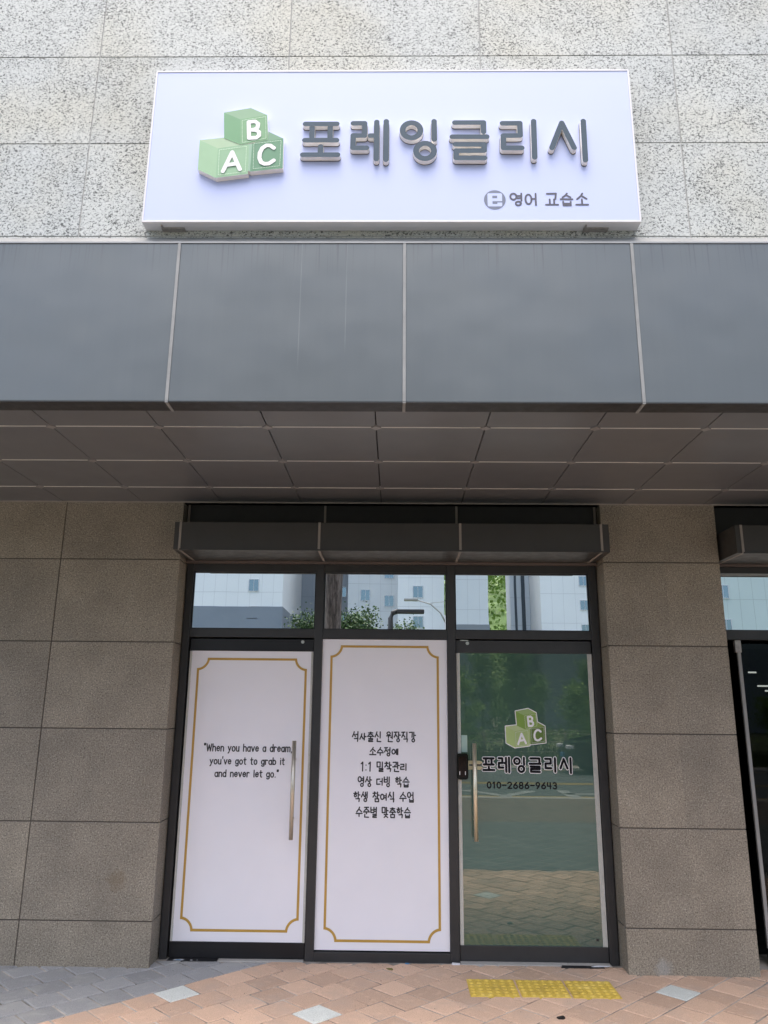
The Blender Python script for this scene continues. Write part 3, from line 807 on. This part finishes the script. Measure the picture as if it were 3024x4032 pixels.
# ------------------------------------------------------------------ signboard
SG = empty('shop_signboard', (0,-1.87,4.13), 'long pale lavender signboard with green cubes logo and raised slate letters above the canopy', 'signboard')
OFF = Vector((0,1.87,-4.13))
def sgn(mb, name, mats, label=None, parent=None):
    for v in mb.bm.verts: v.co += OFF
    return mb.build(name, mats, parent or SG, label)
SX = (-1.329, 1.3565); SZ = (4.1325, 5.1180)
b = MB(); b.box(SX[0], SX[1], -1.9495, -1.8715, SZ[0], SZ[1], bev=.003); sgn(b, 'box_body', MT['signbox'])
b = MB(); b.box(SX[0]+.009, SX[1]-.009, -1.9515, -1.949, SZ[0]+.009, SZ[1]-.009); sgn(b, 'face_panel', MT['signface'])
b = MB()
for x0, x1, z0, z1 in ((SX[0],SX[1],SZ[0]-.001,SZ[0]+.009),(SX[0],SX[1],SZ[1]-.009,SZ[1]+.001),(SX[0]-.001,SX[0]+.009,SZ[0]+.009,SZ[1]-.009),(SX[1]-.009,SX[1]+.001,SZ[0]+.009,SZ[1]-.009)):
    b.box(x0, x1, -1.9545, -1.946, z0, z1, bev=.001)
sgn(b, 'edge_trim', MT['signbox'])
for x0, x1 in ((-1.236,-1.110),(1.060,1.195)):
    b = MB(); b.box(x0, x1, -1.905, -1.8715, 4.1255, 4.1320, bev=.001); b.box(x0+.004, x0+.012, -1.93, -1.8715, 4.1235, 4.1318, bev=.001)
    for fx in (.15, .45, .8): b.tube([(x0+(x1-x0)*fx,-1.889,4.1255),(x0+(x1-x0)*fx,-1.889,4.121)], .005, 8)
    sgn(b, 'mounting_bracket', MT['bracket'])
YF, YB = -1.984, -1.9515     # raised letters: front and back
LW = .0302
for nm, rings, strokes in NAME:
    b = MB()
    for c in rings:
        ring(b, c, .0652, .0328, YF, YB-YF, 0, 1); ring(b, c, .0662, .0318, YB-.004, .0035, 2, 2)
    for s_ in strokes:
        stroke(b, s_, LW, YF, YB-YF, 0, 1, n=9); stroke(b, s_, LW+.0036, YB-.004, .0035, 2, 2, n=9)
    sgn(b, 'raised_letter', [MT['letter'], MT['letterside'], MT['letterback']])
ident = lambda p: (p[0], p[1])
for cube, faces in (('A',('Atop','Aleft','Afront')),('C',('Ctop','Cleft','Cfront')),('B',('Btop','Bleft','Bfront'))):
    b = MB(); mats = [MT['letterside']]
    for k, fn in enumerate(faces):
        mats.append(ink('logo_'+fn, tuple(v*.74 for v in LG[fn]))); b.prism(LOGO[fn], YF-.0008*{'A':0,'C':1,'B':2}[cube]-.0001*k, YB, k+1, 0)
    o = sgn(b, 'letter_cube', mats)
    l = MB()
    for s_ in LET[cube]: stroke(l, s_, .0225, YF-.0040, n=8)
    l.build
    for v in l.bm.verts: v.co += OFF
    l.build('cube_letter', MT['whiteink'], o)
    l = MB(); stitches(l, STI[cube], ident, YF-.0032, 17, .0026)
    for v in l.bm.verts: v.co += OFF
    l.build('stitch_dots', ink('stitch_ink', (.62,.78,.60)), o)
# round emblem and the small gothic line
b = MB(); cxx, czz = .578, 4.269
dsk = [(cxx+.0585*math.cos(2*math.pi*k/40), czz+.0600*math.sin(2*math.pi*k/40)) for k in range(40)]
b.prism(dsk, -1.9525, None, 0)
b.prism(rrect(.5385,.6175,4.2275,4.3095,.008), -1.9530, None, 1)
b.prism([(.565,4.278),(.591,4.278),(.591,4.294),(.565,4.294)], -1.9535, None, 0)
b.prism([(.565,4.243),(.591,4.243),(.591,4.252),(.618,4.252),(.618,4.260),(.565,4.260)], -1.9535, None, 0)
sgn(b, 'round_emblem', [ink('emblem_grey', (.14,.165,.23)), MT['signface']])
yv = -1.9526
for ch, x0, x1 in (('영',.657,.727),('어',.738,.804),('교',.848,.923),('습',.928,1.001),('소',1.010,1.084)):
    b = MB(); write(b, ch, x0, x1, 4.235, 4.308, .0100, yv, even=True); sgn(b, 'small_syllable', MT['smallink'])

# ---- print on the right door
def mapto(sx0, sx1, sz0, sz1, dx0, dx1, dz0, dz1):
    return lambda p: (dx0+(p[0]-sx0)/(sx1-sx0)*(dx1-dx0), dz0+(p[1]-sz0)/(sz1-sz0)*(dz1-dz0))
T = mapto(-1.041,-.574,4.384,4.836, .855,1.139,1.338,1.609)
b = MB()
b.prism([T(p) for p in SIL], .2210, None, 0)
sl = [T(p) for p in SIL]
stroke(b, sl+[sl[0]], .012, .2209)
b.build('logo_outline', MT['whiteink'], DR)
order = ('Atop','Aleft','Afront','Ctop','Cleft','Cfront','Btop','Bleft','Bfront')
b = MB()
for k, fn in enumerate(order): b.prism([T(p) for p in LOGO[fn]], .2194-.00008*k, None, k)
lg = b.build('cubes_logo', [ink('door_'+fn, LGD[fn]) for fn in order], DR)
b = MB()
for c in 'ABC':
    for s_ in LET[c]: stroke(b, [T(p) for p in s_], .0142, .2184)
    stitches(b, STI[c], T, .2184, 16, .0018)
b.build('cube_letters', MT['whiteink'], lg)
T2 = mapto(-.468,1.072,4.498,4.745, .688,1.310,1.170,1.268)
for nm_, w_, y_, m_ in (('name_outline', .0262, .2205, 'whiteink'), ('name_lettering', .0160, .2185, 'black')):
    b = MB()
    for nm, rings, strokes in NAME:
        for c in rings:
            cc = T2(c); ring(b, cc, .0196+w_/2, max(.001, .0196-w_/2), y_, n=28)
        for s_ in strokes: stroke(b, [T2(p) for p in s_], w_, y_)
    b.build(nm_, MT[m_], DR)
b = MB(); write(b, '010-2686-9643', .709, 1.208, 1.060, 1.102, .0086, .2200); b.build('phone_number', MT['black'], DR)
b = MB(); b.box(1.428, 1.444, .2210, .2215, .086, .100); b.build('maker_mark', MT['rail'], DR)
# threshold strips
boxpart('threshold', MT['concrete'], BLD, .503, 1.506, .150, .26, -.09, -.0445, bev=.004)
boxpart('threshold', MT['concrete'], BLD, -1.478, -.5535, .168, .26, -.09, -.0500, bev=.004)

# ------------------------------------------------------------------ neighbouring shop at the right edge
fr = MB()
fr.box(XRR+.001, 2.497, FY, .30, G-.03, 2.661, bev=.002); fr.box(5.46, 5.529, FY, .30, G-.03, 2.661, bev=.002)
fr.box(2.4975, 5.4595, FY+.002, .30, 2.612, 2.661, bev=.002); fr.box(2.4975, 5.4595, FY+.001, .30, 2.118, 2.190, bev=.002)
fr.box(3.70, 3.76, FY-.001, .30, G-.03, 2.118, bev=.002)
fr.build('storefront_frame', MT['frame'], BLD)
w = MB(); w.box(2.4975, 5.4595, .226, .236, 2.19, 2.612); w.build('transom_window', GL_T, BLD)
DN = empty('entrance_door'); DN.parent = BLD; DN['label'] = 'dark clear glass door of the neighbouring shop with grey edge strip'
CG = m_clearglass('shop_glass', (.40,.42,.41), .018)
w = MB(); w.box(2.60, 3.695, .222, .234, .06, 2.09); w.build('glass_panel', CG, DN)
boxpart('edge_strip', simple('grey_edge', (.30,.30,.29), .35), DN, 2.575, 2.600, .214, .236, .05, 2.03, bev=.003)
boxpart('top_clamp', MT['bracket'], DN, 2.560, 2.604, .206, .24, 2.025, 2.114, bev=.003)
boxpart('bottom_rail', MT['rail'], DN, 2.575, 3.695, .21, .24, G+.005, .06, bev=.003)
w = MB(); w.box(3.765, 5.455, .222, .234, G, 2.118); w.build('shop_window', CG, BLD)
it = MB()
it.face([(2.4,.31,G-.035),(5.55,.31,G-.035),(5.55,8,G-.035),(2.4,8,G-.035)]); it.face([(2.4,.31,2.9),(5.55,.31,2.9),(5.55,8,2.9),(2.4,8,2.9)])
it.face([(2.41,.31,G-.035),(2.41,8,G-.035),(2.41,8,2.9),(2.41,.31,2.9)]); it.face([(5.54,.31,G-.035),(5.54,8,G-.035),(5.54,8,2.9),(5.54,.31,2.9)])
it.face([(2.4,7.9,G-.035),(5.55,7.9,G-.035),(5.55,7.9,2.9),(2.4,7.9,2.9)])
it.build('shop_interior', MT['dark'], BLD)
tube_m = emis('lit_tube', (1,.98,.95), .9)
for k, (x, z, L) in enumerate(((4.60,2.10,.10),(4.70,1.93,.5),(4.79,1.87,.5))):
    root = empty('tube_light', (x,4.6,z), ('highest short glowing tube in the dark neighbouring shop', 'long glowing tube below the highest one in the dark neighbouring shop', 'lowest glowing tube at the photo edge in the dark neighbouring shop')[k], 'tube light', 'lit tubes in the neighbouring shop')
    b = MB(); b.tube([(0,0,0),(L,0,0)], .010, 10); b.build('tube', tube_m, root)
    b = MB(); b.box(0, L, -.02, .02, .013, .04, bev=.003); b.tube([(L*.5,0,.04),(L*.5,0,2.9-z)], .004, 6); b.build('housing', MT['rail'], root)

# ------------------------------------------------------------------ small litter at the foot of the front
def flat(name, pts, z, m, label, cat, lift=.004):
    b = MB(); cx = sum(p[0] for p in pts)/len(pts); cy = sum(p[1] for p in pts)/len(pts)
    lo = [b.bm.verts.new((p[0]-cx, p[1]-cy, 0)) for p in pts]; hi = [b.bm.verts.new(((p[0]-cx)*.97, (p[1]-cy)*.97, lift*(.6+.8*((i*37) % 5)/5))) for i, p in enumerate(pts)]
    b.bm.faces.new(lo); b.bm.faces.new(hi)
    for i in range(len(pts)): b.bm.faces.new((lo[i],lo[(i+1)%len(pts)],hi[(i+1)%len(pts)],hi[i]))
    o = b.build(name, m); o.location = (cx, cy, z); return tag(o, label, cat)
flat('fallen_leaf', [(.005,.05),(.018,.032),(.034,.020),(.052,.022),(.045,.04),(.026,.052)], G+.001, MT['leafdry'], 'small olive green leaf lying on clay paving below the centre panel', 'leaf', .008)
flat('pebble', [(.955,-.745),(.965,-.762),(.99,-.764),(1.003,-.75),(.995,-.735),(.97,-.732)], G+.001, MT['rail'], 'black pebble on clay paving in front of the tactile tiles', 'pebble', .010)
flat('blue_scrap', [(.130,.150),(.150,.146),(.160,.156),(.148,.164),(.132,.161)], G+.001, MT['bluescrap'], 'tiny bright blue scrap against the sill of the centre panel', 'scrap', .005)
flat('paper_scrap', [(.440,.150),(.470,.144),(.498,.148),(.495,.162),(.446,.163)], G+.001, MT['whitescrap'], 'crumpled white paper scrap at the foot of the right mullion', 'scrap', .010)
mt = empty('torn_mat', (-1.33,.185,G), 'torn black plastic sheet with blue and white print under the left door', 'plastic sheet')
b = MB(); b.prism([(0,0)]*0 or [(-.14,.0),(.17,.0),(.20,.004),(-.13,.004)], -.040, .03, back=True); b.build('sheet', MT['rail'], mt)
b = MB(); b.face([(-.10,-.035,.0046),(-.04,-.038,.0046),(-.02,-.02,.0046),(-.05,-.008,.0046),(-.09,-.012,.0046)]); b.build('printed_patch', MT['whitescrap'], mt)
b = MB(); b.face([(-.085,-.028,.005),(-.05,-.032,.005),(-.04,-.02,.005),(-.07,-.014,.005)]); b.build('blue_print', MT['bluescrap'], mt)
b = MB(); b.face([(.02,-.032,.0046),(.035,-.032,.0046),(.035,-.018,.0046),(.02,-.018,.0046)]); b.face([(.062,-.032,.0046),(.068,-.032,.0046),(.068,-.016,.0046),(.062,-.016,.0046)]); b.build('white_print', MT['whitescrap'], mt)
flat('dark_plate', [(1.16,.118),(1.30,.112),(1.45,.118),(1.44,.155),(1.17,.152)], G+.001, MT['rail'], 'flat black plate under the right end of the green glass door', 'plate', .006)
flat('cut_tape', [(1.36,.116),(1.47,.120),(1.49,.132),(1.40,.136)], G+.010, MT['whitescrap'], 'loose whitish strip curled at the right foot of the glass door', 'tape', .004)

# ================================================================== the street behind the camera (seen in the glass)
kb = MB(); kb.box(-60, 60, -10.15, -9.9, -.25, G, bev=.015); kb.box(-60, 60, -18.45, -18.2, -.25, G, bev=.015)
tag(kb.build('kerb', MT['concrete']), kind='structure')
rd = MB(); rd.face([(-90,-18.2,-.085),(90,-18.2,-.085),(90,-10.15,-.085),(-90,-10.15,-.085)])
tag(rd.build('road', simple('asphalt', (.085,.098,.10), .9, var=.2, scale=1.5, bump=.4, bscale=90)), kind='structure')
ym = MB()
for y in (-10.5, -13.3, -13.55, -17.7):
    ym.face([(-90,y-.06,-.081),(90,y-.06,-.081),(90,y+.06,-.081),(-90,y+.06,-.081)])
tag(ym.build('yellow_line', simple('yellow_paint', (.45,.30,.05), .7, var=.15)), kind='structure')
wm = MB()     # white painted road lettering, read by drivers, worn
for s_ in ([(1.6,-11.6),(2.3,-10.6),(3.0,-11.6)], [(2.3,-10.6),(2.3,-9.8)], [(3.5,-9.9),(5.1,-9.9)], [(3.7,-10.5),(3.7,-11.8)], [(4.6,-10.3),(4.6,-11.8)], [(3.7,-11.1),(4.6,-11.1)], [(5.6,-9.8),(5.6,-11.9)]):
    for i in range(len(s_)-1):
        c = capsule(s_[i], s_[i+1], .26, 2); wm.face([(p[0], p[1], -.0805+.0004*i) for p in c])
tag(wm.build('road_lettering', simple('white_paint', (.27,.285,.28), .7, var=.3, scale=3)), kind='structure')
fp = MB(); fp.face([(-60,-19.4,-.052),(60,-19.4,-.052),(60,-18.45,-.052),(-60,-18.45,-.052)])
tag(fp.build('far_pavement', m_brickground('far_blocks', (.30,.27,.24), (.36,.32,.28), (.22,.21,.2), (.25,.24,.22))), kind='structure')
vg = MB(); vg.face([(-60,-62,-.06),(60,-62,-.06),(60,-19.4,-.06),(-60,-19.4,-.06)])
tag(vg.build('verge', simple('verge_soil', (.10,.12,.05), .95, var=.35, scale=1.2, bump=.5, bscale=30)), kind='structure')
gr = MB(); rnd = random.Random(11)
for i in range(9000):
    x, y = rnd.uniform(-9, 15), -19.5-rnd.random()**1.6*9
    h = rnd.uniform(.12, .5); a = rnd.uniform(0, 6.28); w_ = rnd.uniform(.012,.03); dx, dy = math.cos(a)*w_, math.sin(a)*w_
    lx, ly = rnd.uniform(-.15,.15), rnd.uniform(-.15,.15)
    gr.face([(x-dx,y-dy,-.06),(x+dx,y+dy,-.06),(x+lx,y+ly,-.06+h)])
tag(gr.build('grass', m_leaf('grass_blade', (.06,.10,.02), (.16,.20,.06)), fix=False), 'tall unmown grass on the verge under the reflected young trees', 'grass', kind='stuff')

# young trees on the verge
def tree_proto(seed, H, Rr, n):
    rnd = random.Random(seed)
    tr = MB(); pts = []; x = y = 0
    for k in range(8):
        pts.append((x, y, H*.9*k/7)); x += rnd.uniform(-.05,.05)*H*.3; y += rnd.uniform(-.05,.05)*H*.3
    tr.tube(pts, [.055*(1-.85*k/7) for k in range(8)], 7)
    cl = []
    for k in range(22):
        hz = H*rnd.uniform(.14, .95); a = rnd.uniform(0, 6.28)
        rad = Rr*rnd.uniform(.5,1.0)*(1.05-.75*hz/H); i = min(7, int(hz/H*7.5))
        p0 = Vector(pts[i]); p1 = Vector((p0.x+rad*math.cos(a), p0.y+rad*math.sin(a), hz+rnd.uniform(.1,.5)))
        tr.tube([p0, p0.lerp(p1,.5)+Vector((0,0,-.06)), p1], [.016,.010,.004], 5)
        cl += [p0.lerp(p1,.45), p0.lerp(p1,.75), p1]
    lf = MB()
    for i in range(n):
        c = rnd.choice(cl); s = .17
        p = c + Vector((rnd.gauss(0,s), rnd.gauss(0,s), rnd.gauss(0,s*.9)))
        d = Vector((rnd.gauss(0,1), rnd.gauss(0,1), rnd.gauss(-.2,.7))).normalized(); e = d.cross(Vector((rnd.gauss(0,1),rnd.gauss(0,1),rnd.gauss(0,1)))).normalized()
        L = rnd.uniform(.06,.12); W = L*.36
        lf.face([p, p+d*L*.5+e*W, p+d*L, p+d*L*.5-e*W])
    return tr, lf
protos = []
for sd, H, Rr, n, mname in ((1, 3.7, 1.15, 4200, 'leafa'), (2, 4.4, 1.25, 4600, 'leafb'), (3, 3.0, 1.2, 3600, 'leafa'), (4, 4.9, 1.5, 5600, 'leafc')):
    tr, lf = tree_proto(sd, H, Rr, n)
    root = empty('young_tree')
    a = tr.build('trunk', MT['stem'], root); c = lf.build('crown', MT[mname], root, fix=False)
    protos.append((root, a, c))
def copy_tree(src, loc, rz, sc, label, group):
    r = src[0].copy(); COL.objects.link(r); r.location = loc; r.rotation_euler = (0,0,rz); r.scale = (sc,sc,sc)
    tag(r, label, 'tree', group)
    for o in src[1:]:
        c = o.copy(); COL.objects.link(c); c.parent = r
    return r
rnd = random.Random(5)
spots = [(2.4,-20.6,0),(4.2,-21.4,1),(6.1,-20.8,2),(8.2,-21.8,0),(10.4,-20.9,1),(3.3,-23.6,1),(5.4,-24.2,0),(7.4,-23.8,1),(9.4,-24.4,2),(11.8,-23.6,0),
         (-5.6,-21.6,1),(-3.4,-22.6,0),(-1.4,-21.2,1),(.4,-22.2,1),(12.8,-21.2,2),(-3.1,-20.3,3),(-2.2,-20.8,3),(-.75,-19.8,3),(-1.75,-20.2,3),(.1,-20.6,3),(-.2,-23.6,0),(1.2,-25.4,1),(4.6,-27.0,0),(8.4,-27.4,1)]
used = set()
for i, (x, y, k) in enumerate(spots):
    lab = ['slender mid green sapling of the row reflected in the glass door', 'taller deep green sapling of the row reflected in the glass door', 'low spreading sapling of the row reflected in the glass door', 'tall bushy dark tree reflected low in the left and middle transom windows'][k]
    grp = ['slender saplings on the verge', 'taller saplings on the verge', 'low saplings on the verge', 'bushy trees behind the pine trunk'][k]
    sc = rnd.uniform(.85, 1.1)*(.80 if k < 3 else 1)
    if k == 3: sc = rnd.uniform(.92, 1.0)
    if k not in used:
        used.add(k); r = protos[k][0]; r.location = (x,y,-.06); r.scale = (sc,sc,sc); r.rotation_euler = (0,0,rnd.uniform(0,6)); tag(r, lab, 'tree', grp)
    else: copy_tree(protos[k], (x,y,-.06), rnd.uniform(0,6), sc, lab, grp)

# fence of posts and wire in front of the saplings
fe = empty('wire_fence', (5,-19.6,-.06), 'low wooden post and wire fence reflected behind the printed cubes logo', 'fence')
for k in range(12):
    b = MB(); b.tube([(-6+k*1.3,0,0),(-6+k*1.3,0,1.0)], .035, 8); b.build('post', MT['stem'], fe)
b = MB()
for z in (.4,.7,.95): b.tube([(-6,0,z),(8.3,0,z)], .008, 5)
for k in range(0,11,3): b.tube([(-6+k*1.3,0,.95),(-5.2+k*1.3,-.4,.02)], .014, 5)
b.build('wire', MT['bracket'], fe)

# big pine trunk by the kerb
pt = empty('pine_tree', (-1.22,-9.6,-.06), 'thick scaly pine trunk reflected in the middle transom window', 'tree')
b = MB(); b.tube([(0.06,0,0),(.02,0,1.2),(-.02,0,2.6),(.02,0.05,4.2),(.10,.05,6),(.02,0,8.2)], [.25,.20,.185,.175,.15,.10], 20); b.build('trunk', MT['bark'], pt)
b = MB(); rnd = random.Random(9); cl = []
for k in range(16):
    a = rnd.uniform(0,6.28); z = rnd.uniform(5.4,8.2); L = rnd.uniform(.8,2.0)
    p1 = (L*math.cos(a), L*math.sin(a), z+rnd.uniform(.1,.7)); b.tube([(.05,0,z-.3),(.5*p1[0],.5*p1[1],z+.1),p1],[.06,.04,.015],6); cl.append(Vector(p1)); cl.append(Vector(p1)*.7+Vector((0,0,z*.3)))
b.build('limb', MT['bark'], pt)
b = MB()
for i in range(3500):
    c = rnd.choice(cl); p = c+Vector((rnd.gauss(0,.3),rnd.gauss(0,.3),rnd.gauss(0,.16))); d = Vector((rnd.gauss(0,1),rnd.gauss(0,1),rnd.gauss(.4,.6))).normalized(); e = d.cross(Vector((rnd.random(),rnd.random(),rnd.random()))).normalized()
    b.face([p, p+d*.09+e*.012, p+d*.17, p+d*.09-e*.012])
b.build('crown', MT['needle'], pt, fix=False)

# street lamp and a dark street pole
lp = empty('street_lamp', (2.25,-33,-.06), 'slim grey street lamp with curved arm reflected in the middle transom window', 'street lamp')
b = MB(); b.tube([(.35,0,0),(.35,0,6.3)], [.085,.06], 12); b.build('pole', simple('lamp_grey', (.30,.32,.34), .5, .3), lp)
b = MB(); b.tube([(.35,0,5.9),(.1,0,6.4),(-.4,0,6.85),(-1.1,0,7.05)], [.045,.04,.035,.03], 10); b.tube([(.35,0,6.3),(.35,0,7.0),(-.4,0,6.9)], .018, 6); b.build('arm', MT['concrete'], lp)
b = MB(); b.box(-1.75, -1.05, -.13, .13, 7.0, 7.12, bev=.04); b.build('lamp_head', MT['bracket'], lp)
sp = empty('street_pole', (.03,-17.0,-.06), 'dark street pole with a boxy horizontal hood reflected in the middle transom window', 'pole')
b = MB(); b.tube([(-.12,0,0),(-.12,0,4.3),(-.06,0,4.44),(.1,0,4.5)], .075, 14); b.build('pole', MT['hood'], sp)
b = MB(); b.box(.08, .88, -.12, .12, 4.43, 4.55, bev=.03); b.build('hood', MT['hood'], sp)

# reflected dark car at the far kerb
car = empty('parked_car', (7.1,-17.0,-.085), 'dark parked car reflected low in the green glass door', 'car')
prof = [(-2.2,.32),(-2.25,.62),(-2.1,.82),(-1.2,.95),(-.55,1.40),(.75,1.44),(1.55,1.02),(2.15,.95),(2.25,.6),(2.2,.32)]
b = MB(); b.prism([(x,z) for x, z in prof], -.88, .88, back=True)
bmesh.ops.bevel(b.bm, geom=[e for e in b.bm.edges], offset=.07, segments=2, affect='EDGES', clamp_overlap=True)
b.build('body', simple('car_paint', (.010,.014,.018), .2, .3, coat=.8), car)
b = MB()
for sy in (-1, 1):
    for tri in ([(-1.05,.98),(-.5,1.34),(.08,1.37),(.08,.98)], [(.16,.98),(.16,1.37),(.7,1.36),(1.3,1.0)]):
        q_ = [(x, sy*.886, z) for x, z in tri]; b.face(q_)
b.build('side_window', MT['blackgloss'], car)
for x in (-1.4, 1.4):
    for sy in (-.80, .80):
        w = MB(); w.tube([(x,sy-.1,.33),(x,sy+.1,.33)], .33, 20); wo = w.build('wheel', MT['rail'], car)
        w = MB(); w.tube([(x,sy-.108,.33),(x,sy+.108,.33)], .2, 14); w.build('rim', MT['silver'], wo)
for sy in (-.62, .62):
    w = MB(); w.box(-2.27, -2.1, sy-.2, sy+.2, .66, .76, bev=.03); w.build('headlight', MT['whiteink'], car)
w = MB(); w.box(-2.29, -2.24, -.24, .24, .42, .54, bev=.004); w.build('number_plate', MT['bluescrap'], car)

# hill with woods
h = MB(); n = 40
rows = []
for j in range(14):
    rows.append([h.bm.verts.new((-160+14*i, -200-16*j, 57*math.sin(math.pi*min(1, j/9)/2)*(.55+.45*math.exp(-((i-14.3)/5)**2)) + 2.5*math.sin(i*1.7+j*2.3)-1)) for i in range(n)])
for j in range(13):
    for i in range(n-1): h.bm.faces.new((rows[j][i],rows[j][i+1],rows[j+1][i+1],rows[j+1][i]))
ho = h.build('hill', simple('hill_woods', (.10,.16,.045), .95, var=.4, scale=.12)); tag(ho, kind='structure')
wd = MB(); rnd = random.Random(21)
for i in range(5200):
    a, b_ = rnd.uniform(0, 38.9), rnd.uniform(0, 11.9); i0, j0 = int(a), int(b_)
    if not (11 < a < 18.5): continue
    p = rows  # heights recomputed analytically
    z = 57*math.sin(math.pi*min(1, b_/9)/2)*(.55+.45*math.exp(-((a-14.3)/5)**2))
    x, y = -160+14*a, -200-16*b_
    for k in range(14):
        c = Vector((x+rnd.gauss(0,2), y+rnd.gauss(0,2), z+2+rnd.gauss(1.5,1.8))); s_ = rnd.uniform(.35,.8)
        d = Vector((rnd.gauss(0,1),rnd.gauss(0,1),rnd.gauss(0,1))).normalized(); e = d.orthogonal().normalized()
        wd.face([c+d*s_, c+e*s_, c-d*s_, c-e*s_])
tag(wd.build('woods', m_leaf('wood_leaf', (.10,.17,.035), (.20,.30,.08)), fix=False), 'bright green wooded hillside seen between reflected apartment blocks', 'woods', kind='stuff')

# apartment blocks across the street
def apartment(name, x0, x1, y0, depth, H, wallc, basec, baseh, wins, label, winw=.9, winh=1.1, stripes=None, side_wins=True):
    root = empty(name, ((x0+x1)/2, y0, -.06), label, 'building')
    cx = (x0+x1)/2
    wm_ = simple(name+'_wall', wallc, .8, var=.04, scale=.15)
    b = MB(); b.box(x0-cx, x1-cx, -depth, 0, 0, H, bev=.02)
    b.build('wall', wm_, root)
    if baseh:
        b = MB(); b.box(x0-cx-.06, x1-cx+.06, -depth-.06, .06, 0, baseh); b.build('base_band', simple(name+'_base', basec, .85, var=.05, scale=.3), root)
    ln = MB()      # panel joints
    z = baseh+1.4 if baseh else 2.8
    while z < H-1: ln.box(x0-cx, x1-cx, -.02, .006, z, z+.035); z += 2.9
    x = x0-cx+1.1
    while x < x1-cx-.4: ln.box(x, x+.022, -.02, .0055, baseh, H-.5); x += 1.15
    ln.build('panel_joint', simple(name+'_joint', tuple(v*.72 for v in wallc), .9), root)
    fm = simple(name+'_frame', (.62,.63,.64), .5); gm = m_glass(name+'_pane', (.6,.75,.8), .35, (.03,.045,.05))
    for wx, wz in wins:
        f_ = MB(); hw, hh = winw/2, winh/2
        f_.box(wx-cx-hw-.06, wx-cx+hw+.06, -.02, .06, wz-hh-.06, wz-hh); f_.box(wx-cx-hw-.06, wx-cx+hw+.06, -.02, .06, wz+hh, wz+hh+.06)
        f_.box(wx-cx-hw-.06, wx-cx-hw, -.02, .055, wz-hh, wz+hh); f_.box(wx-cx+hw, wx-cx+hw+.06, -.02, .055, wz-hh, wz+hh); f_.box(wx-cx-.02, wx-cx+.02, -.02, .05, wz-hh, wz+hh)
        fo = f_.build('window', fm, root)
        p_ = MB(); p_.box(wx-cx-hw, wx-cx+hw, -.03, .03, wz-hh, wz+hh); p_.build('pane', gm, fo)
    if stripes:
        s_ = MB()
        for a, b_ in stripes: s_.box(a-cx, b_-cx, -.05, .05, 3, H-2)
        s_.build('window_strip', simple(name+'_strip', (.04,.055,.07), .3), root)
    b = MB(); b.box(x0-cx-.2, x1-cx+.2, -depth-.2, .2, H+.001, H+.8); b.build('parapet', wm_, root)
    return root
PALE, WHITE, MID = (.66,.68,.69), (.86,.87,.87), (.36,.38,.41)
apartment('apartment_block', -28, -11.0, -69, 16, 34, WHITE, (.24,.27,.31), 11.3, [(x,z) for x in (-13.9,-22) for z in (10.7,13.4,16.2,19,21.8)], 'white apartment block with dark grey base reflected in the left transom window')
apartment('grey_tower', -12.0, -5.2, -84, 12, 40, (.33,.36,.40), None, 0, [(-6.2,z) for z in (9,12,15,18,21)], 'plain blue grey tower set back beside the white block in the left transom reflection')
apartment('slab_block', -4.9, .9, -74, 14, 36, PALE, None, 0, [(-3.1,z) for z in (9.6,13.2,16.2,19.2)]+[(-.6,z) for z in (12.6,15.6,18.6)], 'pale block with a column of small windows reflected behind the pine trunk', stripes=None)
apartment('bay_tower', .3, 4.9, -70, 14, 38, WHITE, None, 0, [(2.3,z) for z in (10.0,13.0,16.0,19.0,22)], 'white tower with one window per floor reflected above the street lamp')
apartment('pale_tower', 5.9, 9.0, -68, 12, 32, (.70,.72,.73), (.24,.26,.28), 9.6, [], 'windowless pale tower reflected at the left of the right transom window')
apartment('striped_tower', 12.3, 15.3, -76, 3, 44, (.62,.66,.70), (.20,.22,.24), 9.0, [], 'tall tower with dark vertical strips reflected beside the green hill', stripes=[(12.75,13.0),(13.5,13.9),(14.4,14.65)])
apartment('end_block', 14.4, 20.5, -70, 16, 36, WHITE, (.22,.24,.26), 8.6, [(18.7,z) for z in (9.4,11.8,14.2,16.6,19)], 'white block with windows at its edge reflected at the right of the right transom window', winw=.8, winh=.9)
apartment('far_block', 27, 60, -62, 16, 30, (.56,.64,.62), (.40,.45,.46), 7.0, [(29,z) for z in (9,12,15)], 'pale mint block reflected in the neighbouring shop transom')
